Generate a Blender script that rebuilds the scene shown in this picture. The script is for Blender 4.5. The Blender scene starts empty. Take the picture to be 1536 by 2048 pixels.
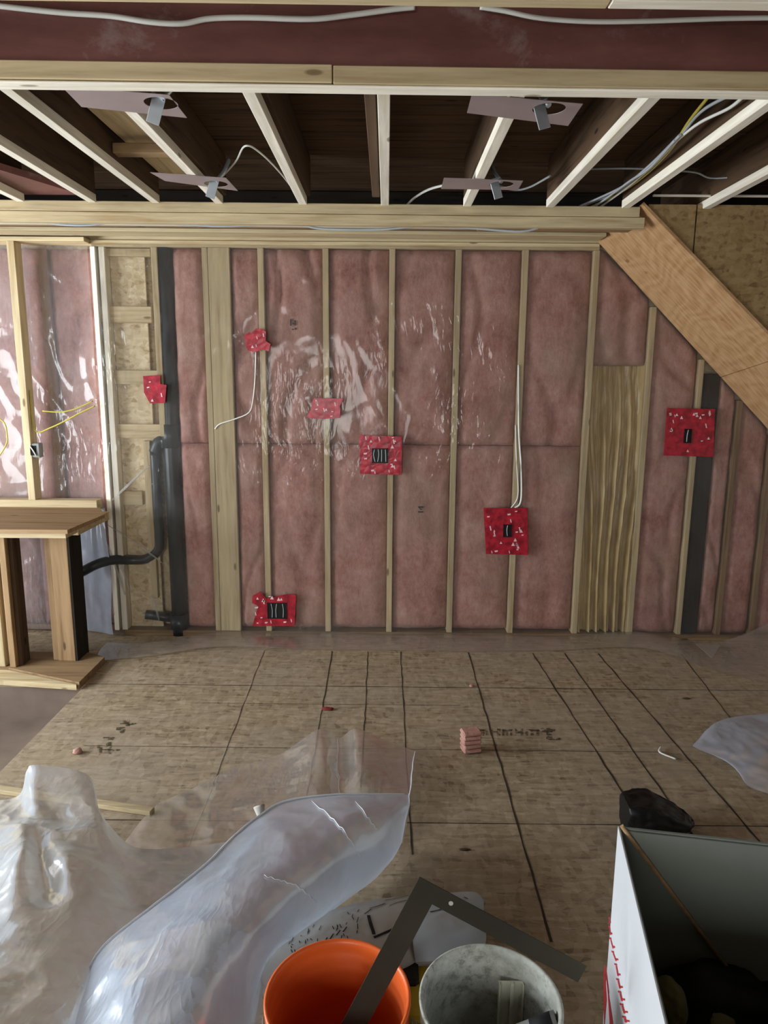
import bpy, bmesh, math, random
from mathutils import Vector, Matrix, noise
R = random.Random(7)
C = bpy.context.scene.collection
SC = bpy.context.scene
# ------------------------------------------------------------------ camera
F, CXP, CYP, H = 1421.0, 768.0, 1024.0, 1.70
TILT, YAW, ROLL = math.radians(10.72), math.radians(-0.15), math.radians(0.45)
fw = Vector((math.sin(YAW)*math.cos(TILT), math.cos(YAW)*math.cos(TILT), -math.sin(TILT)))
rt0 = Vector((math.cos(YAW), -math.sin(YAW), 0)); up0 = rt0.cross(fw)
rt = rt0*math.cos(ROLL)+up0*math.sin(ROLL); up = -rt0*math.sin(ROLL)+up0*math.cos(ROLL)
cd = bpy.data.cameras.new('camera'); cam = bpy.data.objects.new('camera', cd); C.objects.link(cam)
m = Matrix((rt, up, -fw)).transposed().to_4x4(); m.translation = (0, 0, H); cam.matrix_world = m
cd.sensor_fit = 'VERTICAL'; cd.sensor_height = 24.0; cd.sensor_width = 18.0
cd.lens = F/2048*24.0; cd.clip_start = 0.05
SC.camera = cam
# ------------------------------------------------------------------ light + exposure
SC.view_settings.view_transform = 'Standard'; SC.view_settings.look = 'None'
SC.view_settings.exposure = 0.0; SC.view_settings.gamma = 1; SC.view_settings.use_curve_mapping = False
SC.cycles.use_denoising = True; SC.cycles.transparent_max_bounces = 16
SC.cycles.use_adaptive_sampling = True; SC.cycles.adaptive_threshold = 0.05; SC.cycles.adaptive_min_samples = 12
SC.cycles.max_bounces = 5; SC.cycles.diffuse_bounces = 3; SC.cycles.glossy_bounces = 2
SC.cycles.sample_clamp_indirect = 4.0
W = bpy.data.worlds.new('World'); SC.world = W; W.use_nodes = True
W.node_tree.nodes['Background'].inputs[0].default_value = (0.75, 0.86, 1, 1)
W.node_tree.nodes['Background'].inputs[1].default_value = 0.8
def area(name, loc, tgt, sx, sy, power, col):
    l = bpy.data.lights.new(name, 'AREA'); l.shape = 'RECTANGLE'; l.size = sx; l.size_y = sy
    l.energy = power; l.color = col
    o = bpy.data.objects.new(name, l); C.objects.link(o); o.location = loc
    o.rotation_euler = (Vector(tgt)-Vector(loc)).to_track_quat('-Z', 'Y').to_euler()
    return o
area('window_daylight', (-4.6, 2.1, 1.15), (0, 2.6, 1.15), 2.8, 1.8, 330, (0.90, 0.96, 1.0))
area('rear_fill', (-1.1, -2.57, 1.45), (-1.1, 0, 1.45), 1.5, 1.2, 60, (1.0, 0.98, 0.94))  # unseen source added for frontal fill and sparkle on the film
SC.view_settings.exposure = -0.06

# ------------------------------------------------------------------ rays
def ray(px, py): return fw + rt*((px-CXP)/F) + up*((CYP-py)/F)
O = Vector((0, 0, H))
def onY(px, py, Y): d = ray(px, py); return O+d*(Y/d.y)
def onZ(px, py, Z): d = ray(px, py); return O+d*((Z-H)/d.z)
def onP(px, py, p, n): d = ray(px, py); return O+d*((Vector(p)-O).dot(n)/d.dot(n))

# ------------------------------------------------------------------ materials
MATS = {}
class NT:
    def __init__(s, name):
        s.m = bpy.data.materials.new(name); s.m.use_nodes = True; s.t = s.m.node_tree; s.t.nodes.clear()
        s.out = s.n('ShaderNodeOutputMaterial')
    def n(s, t, **k):
        x = s.t.nodes.new(t)
        for a, b in k.items(): setattr(x, a, b)
        return x
    def l(s, a, b): s.t.links.new(a, b)
    def pos(s, scale=(1, 1, 1), rot=(0, 0, 0), warp=0, wscale=3):
        g = s.n('ShaderNodeNewGeometry'); v = g.outputs['Position']
        if warp:
            nz = s.n('ShaderNodeTexNoise'); nz.inputs['Scale'].default_value = wscale; s.l(v, nz.inputs['Vector'])
            ma = s.n('ShaderNodeVectorMath', operation='MULTIPLY_ADD'); s.l(nz.outputs['Color'], ma.inputs[0])
            ma.inputs[1].default_value = (warp,)*3; s.l(v, ma.inputs[2]); v = ma.outputs[0]
        mp = s.n('ShaderNodeMapping'); mp.inputs['Scale'].default_value = scale; mp.inputs['Rotation'].default_value = rot
        s.l(v, mp.inputs['Vector']); return mp.outputs[0]
    def noise(s, v, scale, detail=4, rough=.55):
        x = s.n('ShaderNodeTexNoise'); x.inputs['Scale'].default_value = scale; x.inputs['Detail'].default_value = detail
        x.inputs['Roughness'].default_value = rough; s.l(v, x.inputs['Vector']); return x.outputs['Fac']
    def voro(s, v, scale, feature='F1', out='Color', rnd=1.0):
        x = s.n('ShaderNodeTexVoronoi', feature=feature); x.inputs['Scale'].default_value = scale
        x.inputs['Randomness'].default_value = rnd
        s.l(v, x.inputs['Vector']); return x.outputs[out]
    def ramp(s, f, stops):
        x = s.n('ShaderNodeValToRGB'); e = x.color_ramp.elements
        while len(e) < len(stops): e.new(.5)
        for i, (p, c) in enumerate(stops):
            e[i].position = p; e[i].color = (*c, 1) if len(c) == 3 else c
        s.l(f, x.inputs[0]); return x.outputs[0]
    def mix(s, f, a, b, mode='MIX'):
        x = s.n('ShaderNodeMix', data_type='RGBA', blend_type=mode)
        for sock, v in ((x.inputs[0], f), (x.inputs[6], a), (x.inputs[7], b)):
            if isinstance(v, (int, float)): sock.default_value = v
            elif isinstance(v, tuple): sock.default_value = (*v, 1)
            else: s.l(v, sock)
        return x.outputs[2]
    def math(s, op, a, b=0.0, clamp=False):
        x = s.n('ShaderNodeMath', operation=op, use_clamp=clamp)
        for sock, v in ((x.inputs[0], a), (x.inputs[1], b)):
            if isinstance(v, (int, float)): sock.default_value = v
            else: s.l(v, sock)
        return x.outputs[0]
    def bump(s, h, strength=.3, dist=.01, normal=None):
        x = s.n('ShaderNodeBump'); x.inputs['Strength'].default_value = strength; x.inputs['Distance'].default_value = dist
        s.l(h, x.inputs['Height'])
        if normal: s.l(normal, x.inputs['Normal'])
        return x.outputs[0]
    def bsdf(s, col, rough=.7, metal=0, normal=None, spec=.3):
        b = s.n('ShaderNodeBsdfPrincipled')
        if isinstance(col, tuple): b.inputs['Base Color'].default_value = (*col, 1)
        else: s.l(col, b.inputs['Base Color'])
        if isinstance(rough, (int, float)): b.inputs['Roughness'].default_value = rough
        else: s.l(rough, b.inputs['Roughness'])
        b.inputs['Metallic'].default_value = metal; b.inputs['Specular IOR Level'].default_value = spec
        if normal: s.l(normal, b.inputs['Normal'])
        s.l(b.outputs[0], s.out.inputs[0]); return b

def srgb(r, g, b):
    f = lambda c: (c/255/12.92) if c <= 10 else ((c/255+.055)/1.055)**2.4
    return (f(r), f(g), f(b))
def mul(c, k): return tuple(x*k for x in c)

def wood(name, axis, base, dark, rough=.75):
    t = NT(name); sc = {'x': (1.2, 22, 22), 'y': (22, 1.2, 22), 'z': (22, 22, 1.2)}[axis]
    v = t.pos(sc, warp=.03, wscale=2.5)
    f = t.noise(v, 1.6, 6, .6)
    col = t.ramp(f, [(.30, dark), (.47, mul(base, .86)), (.60, base), (.8, mul(base, 1.12))])
    # knots
    ks = {'x': (2.2, 7, 7), 'y': (7, 2.2, 7), 'z': (7, 7, 2.2)}[axis]
    k = t.voro(t.pos(ks), 1.3, out='Distance')
    kf = t.ramp(k, [(.0, (1, 1, 1)), (.055, (.9, .9, .9)), (.09, (0, 0, 0))])
    col = t.mix(kf, col, mul(dark, .5))
    oi = t.n('ShaderNodeObjectInfo')
    hv = t.n('ShaderNodeHueSaturation'); t.l(col, hv.inputs['Color'])
    t.l(t.math('MULTIPLY_ADD', oi.outputs['Random'], .3), hv.inputs['Value'])
    hv.inputs['Value'].links[0].from_node.inputs[2].default_value = .85
    t.bsdf(hv.outputs[0], rough, normal=t.bump(f, .25, .004)); return t.m
PINE = srgb(212, 192, 152); PINED = srgb(178, 150, 108)
for a in 'xyz':
    MATS['pine_'+a] = wood('pine_'+a, a, PINE, PINED)
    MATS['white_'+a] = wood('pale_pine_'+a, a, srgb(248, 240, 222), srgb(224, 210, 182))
    MATS['tan_'+a] = wood('tan_pine_'+a, a, srgb(160, 130, 94), srgb(124, 94, 62))
    MATS['old_'+a] = wood('old_timber_'+a, a, srgb(92, 70, 50), srgb(52, 38, 27), .9)
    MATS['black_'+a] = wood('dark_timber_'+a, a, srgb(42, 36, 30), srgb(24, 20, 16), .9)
def osb(name, cols, s=1.0, axis='xy', dust=None):
    t = NT(name)
    a = {'xy': ((9*s, 42*s, 20), (30*s, 14*s, 20)), 'xz': ((20*s, 4, 20*s), (12*s, 4, 30*s))}[axis]
    c1 = t.voro(t.pos(a[0], warp=.03, wscale=6), 1.0); c2 = t.voro(t.pos(a[1], rot=(0, 0, .6) if axis == 'xy' else (0, .6, 0), warp=.03, wscale=6), 1.0)
    def g(c):
        x = t.n('ShaderNodeSeparateColor'); t.l(c, x.inputs[0]); return x.outputs[0]
    f = t.math('MULTIPLY_ADD', g(c1), .55); f.node.inputs[2].default_value = 0; f2 = t.math('MULTIPLY', g(c2), .45)
    f = t.math('ADD', f, f2)
    n = t.noise(t.pos(), 55, 5, .7)
    f = t.math('ADD', t.math('MULTIPLY', f, .75), t.math('MULTIPLY', n, .25))
    col = t.ramp(f, [(.12, cols[0]), (.33, cols[1]), (.58, cols[2]), (.85, cols[3])])
    if dust:
        # long thin dark strands and dust
        sp = t.voro(t.pos((26, 90, 20), warp=.05, wscale=9), 1.0, out='Distance')
        col = t.mix(t.ramp(sp, [(.0, (.75, .75, .75)), (.16, (.35, .35, .35)), (.22, (0, 0, 0))]), col, cols[0])
        d = t.noise(t.pos(), 1.3, 5, .6)
        col = t.mix(t.ramp(d, [(.42, (0, 0, 0)), (.68, (.5, .5, .5))]), col, dust)
    t.bsdf(col, .8, normal=t.bump(f, .3, .004)); return t.m
MATS['osb_floor'] = osb('osb_floor', [srgb(112, 94, 72), srgb(152, 133, 106), srgb(166, 147, 120), srgb(182, 164, 138)], 1.5, 'xy', srgb(168, 156, 140))
MATS['osb_wall'] = osb('osb_wall', [srgb(176, 150, 110), srgb(214, 192, 152), srgb(228, 208, 170), srgb(242, 226, 194)], 1.7, 'xz')
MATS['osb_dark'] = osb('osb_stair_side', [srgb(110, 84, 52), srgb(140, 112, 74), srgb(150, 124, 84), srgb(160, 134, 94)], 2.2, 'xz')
def plywood():
    t = NT('plywood'); v = t.pos((3, 1.0, 3), warp=.35, wscale=1.6)
    n = t.n('ShaderNodeTexWave', wave_type='RINGS'); n.inputs['Scale'].default_value = 2.2; n.inputs['Distortion'].default_value = 9
    n.inputs['Detail'].default_value = 3; t.l(v, n.inputs['Vector'])
    f = t.math('ADD', t.math('MULTIPLY', n.outputs['Fac'], .12), t.math('MULTIPLY', t.noise(t.pos((3, 20, 3)), 3), .88))
    col = t.ramp(f, [(.3, srgb(158, 118, 78)), (.5, srgb(178, 140, 98)), (.7, srgb(192, 156, 116))])
    k = t.voro(t.pos((5, 3, 5)), 1.0, out='Distance')
    col = t.mix(t.ramp(k, [(.0, (.8,)*3), (.05, (.6,)*3), (.08, (0, 0, 0))]), col, srgb(120, 80, 46))
    t.bsdf(col, .6, normal=t.bump(f, .1, .003)); return t.m
MATS['plywood'] = plywood()
def insul():
    t = NT('pink_fibreglass')
    a = t.noise(t.pos(warp=.05, wscale=8), 5, 8, .65); b = t.noise(t.pos((1, 1, .6)), 38, 6, .75)
    f = t.math('ADD', t.math('MULTIPLY', a, .6), t.math('MULTIPLY', b, .4))
    col = t.ramp(f, [(.34, srgb(152, 98, 86)), (.46, srgb(182, 132, 120)), (.58, srgb(200, 156, 144)), (.75, srgb(220, 188, 176))])
    # yellowish-grey patches in the fibre
    col = t.mix(t.ramp(t.noise(t.pos(), 2.1, 4), [(.47, (0, 0, 0)), (.68, (.45,)*3)]), col, srgb(176, 152, 134))
    t.bsdf(col, 1, normal=t.bump(b, .6, .012), spec=.05); return t.m
MATS['pink'] = insul()
def plain(name, col, rough=.6, metal=0, var=.12, bs=60, spec=.3, bstr=.1):
    t = NT(name); f = t.noise(t.pos(), bs, 4); g = t.noise(t.pos(), 4, 4)
    c = t.ramp(g, [(.3, mul(col, 1-var)), (.7, mul(col, 1+var))])
    t.bsdf(c, rough, metal, t.bump(f, bstr, .002), spec); MATS[name] = t.m; return t.m
plain('abs_black', srgb(46, 52, 54), .35, spec=.5)
plain('black_plastic', srgb(14, 15, 16), .45, spec=.35)
plain('rubbish_black', srgb(26, 26, 24), .6)
plain('galv', srgb(196, 206, 214), .35, .7)
plain('plate_metal', srgb(176, 160, 160), .45, .35)
plain('cable_white', srgb(226, 226, 218), .45)
plain('cable_grey', srgb(170, 175, 178), .5)
plain('cable_yellow', srgb(196, 182, 74), .45)
plain('orange_plastic', srgb(232, 104, 44), .38, spec=.45, var=.05)
plain('box_white', srgb(200, 203, 206), .6, var=.03)
plain('box_inside', srgb(132, 138, 130), .8, var=.06)
plain('paper', srgb(196, 192, 184), .75, var=.08)
plain('blue_white', srgb(188, 198, 204), .4, var=.08)
plain('ink', srgb(34, 34, 36), .7)
plain('red_ink', srgb(176, 40, 50), .6)
plain('dark_steel', srgb(50, 46, 36), .6, .0, var=.35, bs=20)
plain('yellow_tub', srgb(168, 140, 30), .5)
plain('pale_plastic', srgb(206, 206, 186), .5, var=.05)
plain('grey_plastic', srgb(140, 142, 138), .5, var=.05)
plain('khaki', srgb(120, 112, 74), .9)
plain('scrap_red', srgb(120, 44, 40), .8)
plain('gypsum_wall', srgb(176, 172, 164), .9, var=.04)
plain('landing', srgb(128, 112, 100), .85, var=.2)
plain('chalk', srgb(60, 52, 44), .9, var=.3)
plain('cap_hole', srgb(20, 20, 18), .9)
def bucket_grey():
    t = NT('dirty_bucket'); g = t.noise(t.pos(), 30, 8, .75)
    c = t.ramp(g, [(.40, srgb(140, 142, 132)), (.50, srgb(182, 185, 176)), (.66, srgb(204, 207, 200))])
    c2 = t.ramp(t.noise(t.pos(), 7, 4), [(.45, (0,)*3), (.65, (.7,)*3)])
    t.bsdf(t.mix(c2, c, srgb(150, 152, 142)), .6, normal=t.bump(g, .3, .003)); return t.m
MATS['bucket_grey'] = bucket_grey()
def lvl():
    t = NT('red_beam'); g = t.noise(t.pos((.6, 1, 2)), 5, 7, .65); s_ = t.noise(t.pos((1.2, 1, 1.6), warp=.2, wscale=3), 3.2, 7, .7)
    c = t.ramp(g, [(.3, srgb(104, 66, 60)), (.55, srgb(124, 80, 73)), (.75, srgb(138, 92, 84))])
    c = t.mix(t.ramp(s_, [(.60, (0,)*3), (.72, (.42,)*3)]), c, srgb(176, 160, 158))
    t.bsdf(c, .5, normal=t.bump(g, .1, .003)); return t.m
MATS['lvl'] = lvl()
def red_tape():
    t = NT('red_tape'); g = t.noise(t.pos(), 26, 3)
    c = t.ramp(g, [(.35, srgb(126, 20, 34)), (.65, srgb(180, 34, 52))])
    v = t.voro(t.pos(warp=.02, wscale=10), 22, 'DISTANCE_TO_EDGE', 'Distance')
    t.bsdf(c, .3, normal=t.bump(v, .5, .004), spec=.5); return t.m
MATS['tape'] = red_tape()
plain('tape_white', srgb(222, 190, 190), .4)
def poly(name, veil, tint, gloss, rough, cre=9, bst=.5, streak=.2, fac0=.04):
    """clear or milky polyethylene film"""
    t = NT(name)
    v1 = t.voro(t.pos(warp=.25, wscale=2.2), cre, 'DISTANCE_TO_EDGE', 'Distance')
    v2 = t.noise(t.pos((1, 1, .5), warp=.1, wscale=5), 7, 5, .5)
    gate = t.ramp(t.noise(t.pos((1, 1, .7)), 1.9, 3), [(.46, (.06,)*3), (.62, (1,)*3)])
    nz = t.noise(t.pos((7, 3, 1.7), rot=(0, -.45, 0), warp=.12, wscale=3), 1.5, 3, .5)
    nz2 = t.noise(t.pos((11, 3, 2.2), rot=(0, .7, 0), warp=.1, wscale=4), 1.3, 3, .5)
    rd = lambda q: t.math('POWER', t.math('SUBTRACT', 1.0, t.math('MULTIPLY', t.math('ABSOLUTE', t.math('SUBTRACT', q, .5)), 5.0), True), 2.0)
    st = t.math('ADD', rd(nz), rd(nz2))
    h = t.math('ADD', t.math('MULTIPLY', t.math('ADD', t.math('MULTIPLY', t.math('MINIMUM', v1, .3), .5), t.math('MULTIPLY', st, streak)), gate), t.math('MULTIPLY', v2, .15))
    nm = t.bump(h, bst, .05)
    tr = t.n('ShaderNodeBsdfTransparent'); tr.inputs[0].default_value = (.97, .97, .97, 1)
    df = t.n('ShaderNodeBsdfDiffuse'); df.inputs[0].default_value = (*tint, 1); t.l(nm, df.inputs['Normal'])
    tl = t.n('ShaderNodeBsdfTranslucent'); tl.inputs[0].default_value = (*tint, 1)
    dm = t.n('ShaderNodeMixShader'); dm.inputs[0].default_value = .35; t.l(df.outputs[0], dm.inputs[1]); t.l(tl.outputs[0], dm.inputs[2])
    m1 = t.n('ShaderNodeMixShader')
    vf = t.math('MULTIPLY', t.ramp(t.noise(t.pos(), 2.4, 5, .6), [(.3, (.6,)*3), (.7, (1.35,)*3)]), veil, True)
    # a film looks milkier where it is seen edge-on
    lw = t.n('ShaderNodeLayerWeight'); lw.inputs[0].default_value = .35; t.l(nm, lw.inputs['Normal'])
    vf = t.math('ADD', vf, t.math('MULTIPLY', lw.outputs['Facing'], veil*.7), True)
    t.l(vf, m1.inputs[0]); t.l(tr.outputs[0], m1.inputs[1]); t.l(dm.outputs[0], m1.inputs[2])
    gl = t.n('ShaderNodeBsdfGlossy'); gl.inputs['Roughness'].default_value = rough; gl.inputs[0].default_value = (1, 1, 1, 1); t.l(nm, gl.inputs['Normal'])
    fr = t.n('ShaderNodeFresnel'); fr.inputs[0].default_value = 1.5; t.l(nm, fr.inputs['Normal'])
    m2 = t.n('ShaderNodeMixShader'); t.l(t.math('MULTIPLY_ADD', fr.outputs[0], gloss, True), m2.inputs[0])
    m2.inputs[0].links[0].from_node.inputs[2].default_value = fac0
    t.l(m1.outputs[0], m2.inputs[1]); t.l(gl.outputs[0], m2.inputs[2]); t.l(m2.outputs[0], t.out.inputs[0])
    MATS[name] = t.m
poly('film_left_glare', .27, srgb(225, 218, 220), .65, .12, 3.2, .30, .16, 0)  # heavier veil paints window glare into the left sheet
poly('film_wall', .08, srgb(205, 200, 195), .55, .11, 3.2, .30, .16, 0)
poly('film_milky', .68, srgb(208, 220, 238), .32, .2, 3, .2, .1, fac0=.01)
poly('film_pile', .58, srgb(216, 220, 224), .26, .17, 4, .25, .12, fac0=.01)
poly('film_thin', .28, srgb(200, 196, 192), .4, .2, 4, .25, fac0=.0)
poly('film_skirt', .32, srgb(180, 170, 160), .25, .25, 4, .25, fac0=.0)

# ------------------------------------------------------------------ mesh helpers
def link(name, bm, mats, parent=None, smooth=False):
    me = bpy.data.meshes.new(name); bm.normal_update(); bm.to_mesh(me); bm.free()
    for k in ([mats] if isinstance(mats, str) else mats): me.materials.append(MATS[k])
    if smooth:
        for p in me.polygons: p.use_smooth = True
    o = bpy.data.objects.new(name, me); C.objects.link(o)
    if parent: o.parent = parent
    return o
def tag(o, label, cat, group=None, kind=None):
    o['label'] = label; o['category'] = cat
    if group: o['group'] = group
    if kind: o['kind'] = kind
    return o
def empty(name, label, cat, loc=(0, 0, 0), group=None):
    o = bpy.data.objects.new(name, None); C.objects.link(o); o.location = loc; o.empty_display_size = .1
    tag(o, label, cat, group); bpy.context.view_layer.update(); return o
def rel(parent, o):  # mesh coordinates are world coordinates
    o.parent = parent; o.matrix_parent_inverse = Matrix.Translation(-Vector(parent.location)); return o
def box(bm, x0, x1, y0, y1, z0, z1, mi=0, bev=0.0, mat=None):
    vs = [bm.verts.new((x, y, z)) for x in (x0, x1) for y in (y0, y1) for z in (z0, z1)]
    fs = [bm.faces.new([vs[i] for i in q]) for q in ((0, 1, 3, 2), (4, 6, 7, 5), (0, 4, 5, 1), (2, 3, 7, 6), (0, 2, 6, 4), (1, 5, 7, 3))]
    for f in fs: f.material_index = mi
    if mat:
        for v in vs: v.co = mat @ v.co
    if bev:
        es = list({e for f in fs for e in f.edges})
        bmesh.ops.bevel(bm, geom=es, offset=bev, segments=1, affect='EDGES')
def tube(bm, pts, r, seg=8, mi=0, closed=False):
    pts = [Vector(p) for p in pts]; n = len(pts); rings = []
    for i, p in enumerate(pts):
        d = (pts[min(i+1, n-1)]-pts[max(i-1, 0)]).normalized()
        a = d.orthogonal().normalized() if i == 0 else (prev-d*prev.dot(d)).normalized()
        prev = a; b = d.cross(a); rr = r[i] if isinstance(r, (list, tuple)) else r
        rings.append([bm.verts.new(p+(a*math.cos(t)+b*math.sin(t))*rr) for t in [2*math.pi*k/seg for k in range(seg)]])
    for i in range(n-1):
        for k in range(seg):
            f = bm.faces.new((rings[i][k], rings[i][(k+1) % seg], rings[i+1][(k+1) % seg], rings[i+1][k])); f.material_index = mi; f.smooth = True
    bm.faces.new(rings[0][::-1]).material_index = mi; bm.faces.new(rings[-1]).material_index = mi
def cr(p, t):  # Catmull-Rom through a list of vectors, t in 0..len-1
    n = len(p); i = min(int(t), n-2); f = t-i
    a, b, c, d = p[max(i-1, 0)], p[i], p[i+1], p[min(i+2, n-1)]
    return .5*((2*b)+(c-a)*f+(2*a-5*b+4*c-d)*f*f+(3*b-a-3*c+d)*f*f*f)
def smooth_path(pts, k=6):
    pts = [Vector(p) for p in pts]; n = (len(pts)-1)*k
    return [cr(pts, i/k) for i in range(n+1)]
def poly_prism(bm, pts, d, mi=0):
    """closed outline extruded by vector d"""
    a = [bm.verts.new(p) for p in pts]; b = [bm.verts.new(Vector(p)+Vector(d)) for p in pts]
    bm.faces.new(a).material_index = mi; bm.faces.new(b[::-1]).material_index = mi
    for i in range(len(a)):
        j = (i+1) % len(a); bm.faces.new((a[i], b[i], b[j], a[j])).material_index = mi
def fbm(p, s, o=3): return noise.fractal(Vector(p)*s, 1.0, 2.0, o)
def ridg(p, s): return 1-abs(noise.noise(Vector(p)*s))*2

def board(name, x0, x1, y0, y1, z0, z1, mat, label, cat='board', group=None, bev=.0025):
    bm = bmesh.new(); cx, cy = (x0+x1)/2, (y0+y1)/2
    box(bm, x0-cx, x1-cx, y0-cy, y1-cy, 0, z1-z0, bev=bev)
    o = link(name, bm, mat); o.location = (cx, cy, z0)
    return tag(o, label, cat, group)
def struct(name, bm, mat):
    o = link(name, bm, mat); o['kind'] = 'structure'; return o

# ------------------------------------------------------------------ the setting
YW = 4.485          # front of the wall studs
bm = bmesh.new()
box(bm, -1.67, 3.2, -2.6, 4.66, -.02, 0)          # main deck
box(bm, -2.9, -1.67, -2.6, 1.3, -.02, 0)
box(bm, -2.9, -1.67, 3.72, 4.66, -.02, 0)
struct('floor', bm, 'osb_floor')
bm = bmesh.new()
box(bm, -2.9, -1.67, 1.3, 3.72, -.24, -.2)
o = struct('floor', bm, 'landing')
bm = bmesh.new()                                   # riser faces round the sunken landing
box(bm, -2.9, -1.67, 3.72, 3.74, -.2, -.02); box(bm, -2.9, -1.67, 1.28, 1.3, -.2, -.02); box(bm, -1.67, -1.65, 1.28, 3.74, -.2, -.02)
struct('trim_1', bm, 'landing')
bm = bmesh.new(); box(bm, -2.95, 3.25, YW+.141, YW+.16, -.02, 2.8); struct('wall_back', bm, 'osb_wall')
bm = bmesh.new()
box(bm, -2.98, -2.9, -2.6, .3, -.25, 2.8); box(bm, -2.98, -2.9, 4.35, 4.64, -.25, 2.8)
box(bm, -2.98, -2.9, .3, 4.35, -.25, .15); box(bm, -2.98, -2.9, .3, 4.35, 2.35, 2.8)
struct('wall_left', bm, 'gypsum_wall')
bm = bmesh.new(); box(bm, 3.2, 3.28, -2.6, 4.64, -.02, 2.8); struct('wall_right', bm, 'gypsum_wall')
bm = bmesh.new()
box(bm, -2.98, -2.05, -2.68, -2.6, 0, 2.8); box(bm, -.15, 3.28, -2.68, -2.6, 0, 2.8)
box(bm, -2.05, -.15, -2.68, -2.6, 0, .7); box(bm, -2.05, -.15, -2.68, -2.6, 2.2, 2.8)
struct('wall_front', bm, 'gypsum_wall')
for nm, q in (('left_opening', 0), ('rear_fill_opening', 1)):
    bm = bmesh.new()
    if q == 0:  # unseen opening to a brighter room, widened for the side light
        for a in ((.3, .34, .15, 2.35), (4.31, 4.35, .15, 2.35), (.34, 4.31, .15, .19), (.34, 4.31, 2.31, 2.35)):
            box(bm, -2.96, -2.89, *a)
    else:  # unseen rear frame added around the fill lamp
        for a in ((-2.05, -2.0), (-.2, -.15), (-1.12, -1.08)): box(bm, a[0], a[1], -2.66, -2.59, .75, 2.15)
        box(bm, -2.05, -.15, -2.66, -2.59, .7, .75); box(bm, -2.05, -.15, -2.66, -2.59, 2.15, 2.2)
    struct(nm, bm, 'box_white')
# ceiling deck: old rough planks across the joists
bm = bmesh.new(); y = -2.6; k = 0
while y < 4.6:
    w = .088+.02*R.random(); box(bm, -2.95, 3.25, y, y+w, 2.775+.006*R.random(), 2.80); y += w+.004+.006*R.random(); k += 1
struct('ceiling', bm, 'old_x')

# ------------------------------------------------------------------ far wall framing
ZT = 2.46
def stud(x, w, label, mat='pine_z', y=YW, z0=.04, z1=ZT, d=.14, group=None):
    return board('wall_stud', x-w/2, x+w/2, y, y+d, z0, z1, mat, label, 'stud', group)
board('bottom_plate', -1.73, 3.19, YW, YW+.14, 0, .038, 'tan_x', 'pine bottom plate under the wall studs on the subfloor', 'plate')
stud(-1.105, .034, 'thin pine stud touching the left edge of the wide flat board')
board('wall_stud', -1.085, -.955, YW-.002, YW+.036, .04, ZT, 'pine_z', 'wide flat pine board facing the room between black pipe and first red tape', 'stud')
stud(-.768, .036, 'pine stud passing behind the upper left red tape patch')
stud(-.376, .036, 'pine stud behind the narrow ragged red tape patch at mid height')
stud(.027, .036, 'pine stud behind the square red tape patch in the middle of the wall')
stud(.427, .036, 'pine stud right of the middle red patch with no tape on it')
stud(.829, .036, 'pine stud behind the low square red tape patch right of centre')
stud(1.256, .036, 'pine stud on the left side of the straw-coloured crumpled bay')
stud(1.622, .036, 'pine stud on the right side of the straw-coloured crumpled bay', z1=2.135)
stud(1.945, .03, 'pine stud beside the dark strip under the stair slope', z1=1.825)
stud(2.205, .034, 'weathered brown stud right of the dark strip under the stairs', 'tan_z', z1=1.575)
stud(2.43, .036, 'rightmost stud in view under the lowest end of the stair slope', 'tan_z', z1=1.355)
# left corner framing
stud(-1.775, .03, 'pale corner stud left of the sheathed bay, outer one of the pair', 'white_z', y=YW-.01)
stud(-1.725, .036, 'pale corner stud left of the sheathed bay, inner one of the pair', 'white_z')
board('wall_stud', -1.428, -1.39, YW+.0, YW+.13, onY(320, 873, YW).z, ZT, 'pine_z', 'short pine stud between the sheathed bay and the black pipe', 'stud')
for (a, b, c, d, lab) in ((205, 300, 497, 512, 'top pine block closing the sheathed bay on the left'),
                          (202, 302, 613, 645, 'second pine block down in the sheathed bay'),
                          (208, 318, 741, 768, 'third pine block down in the sheathed bay, beside small red tape'),
                          (215, 325, 849, 876, 'fourth pine block down in the sheathed bay, above the pipe elbow'),
                          (224, 284, 983, 1010, 'lowest pine block in the sheathed bay, left of the thin black pipe')):
    p, q = onY(a, d, YW+.03), onY(b, c, YW+.03)
    board('blocking', p.x, q.x, YW+.03, YW+.068, p.z, q.z, 'pine_x', lab, 'block')
board('wall_stud', onY(286, 900, YW+.03).x, onY(300, 900, YW+.03).x, YW+.03, YW+.12, .25, onY(290, 882, YW+.03).z, 'pine_z', 'narrow pine upright just left of the thin black drain pipe', 'stud')
board('wall_panel', -1.705, onY(299, 700, YW+.075).x, YW+.072, YW+.084, .04, 2.455, 'osb_wall', 'light strand board panel behind the ladder of blocks left of the black pipe', 'panel')
# deeper left wall: studs behind the room-side stud
board('bottom_plate', -2.9, -1.80, YW+.095, YW+.14, 0, .038, 'tan_x', 'short bottom plate of the deeper wall at far left', 'plate')
board('wall_stud', onY(76, 495, YW+.10).x, onY(100, 495, YW+.10).x-.02, YW+.092, YW+.14, .04, ZT, 'tan_z', 'thin brown stud behind the plastic, second from the left edge of the photo', 'stud')
board('wall_stud', -2.25, -2.205, YW-.085, YW+.0, .925, 2.475, 'pine_z', 'free pine stud standing on the ledge in front of the plastic at far left', 'stud')
board('top_plate', -2.9, -1.79, YW-.085, YW+.07, 2.475, 2.5, 'pine_x', 'pine plate over the free stud at the far left', 'plate')
board('top_plate', -1.79, 1.27, YW, YW+.14, 2.461, 2.499, 'pine_x', 'lower pine top plate right above the insulated bays', 'plate')
board('top_plate', -2.9, 1.27, YW+.012, YW+.14, 2.5, 2.537, 'pine_x', 'upper pine top plate stacked on the lower one', 'plate')
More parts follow.
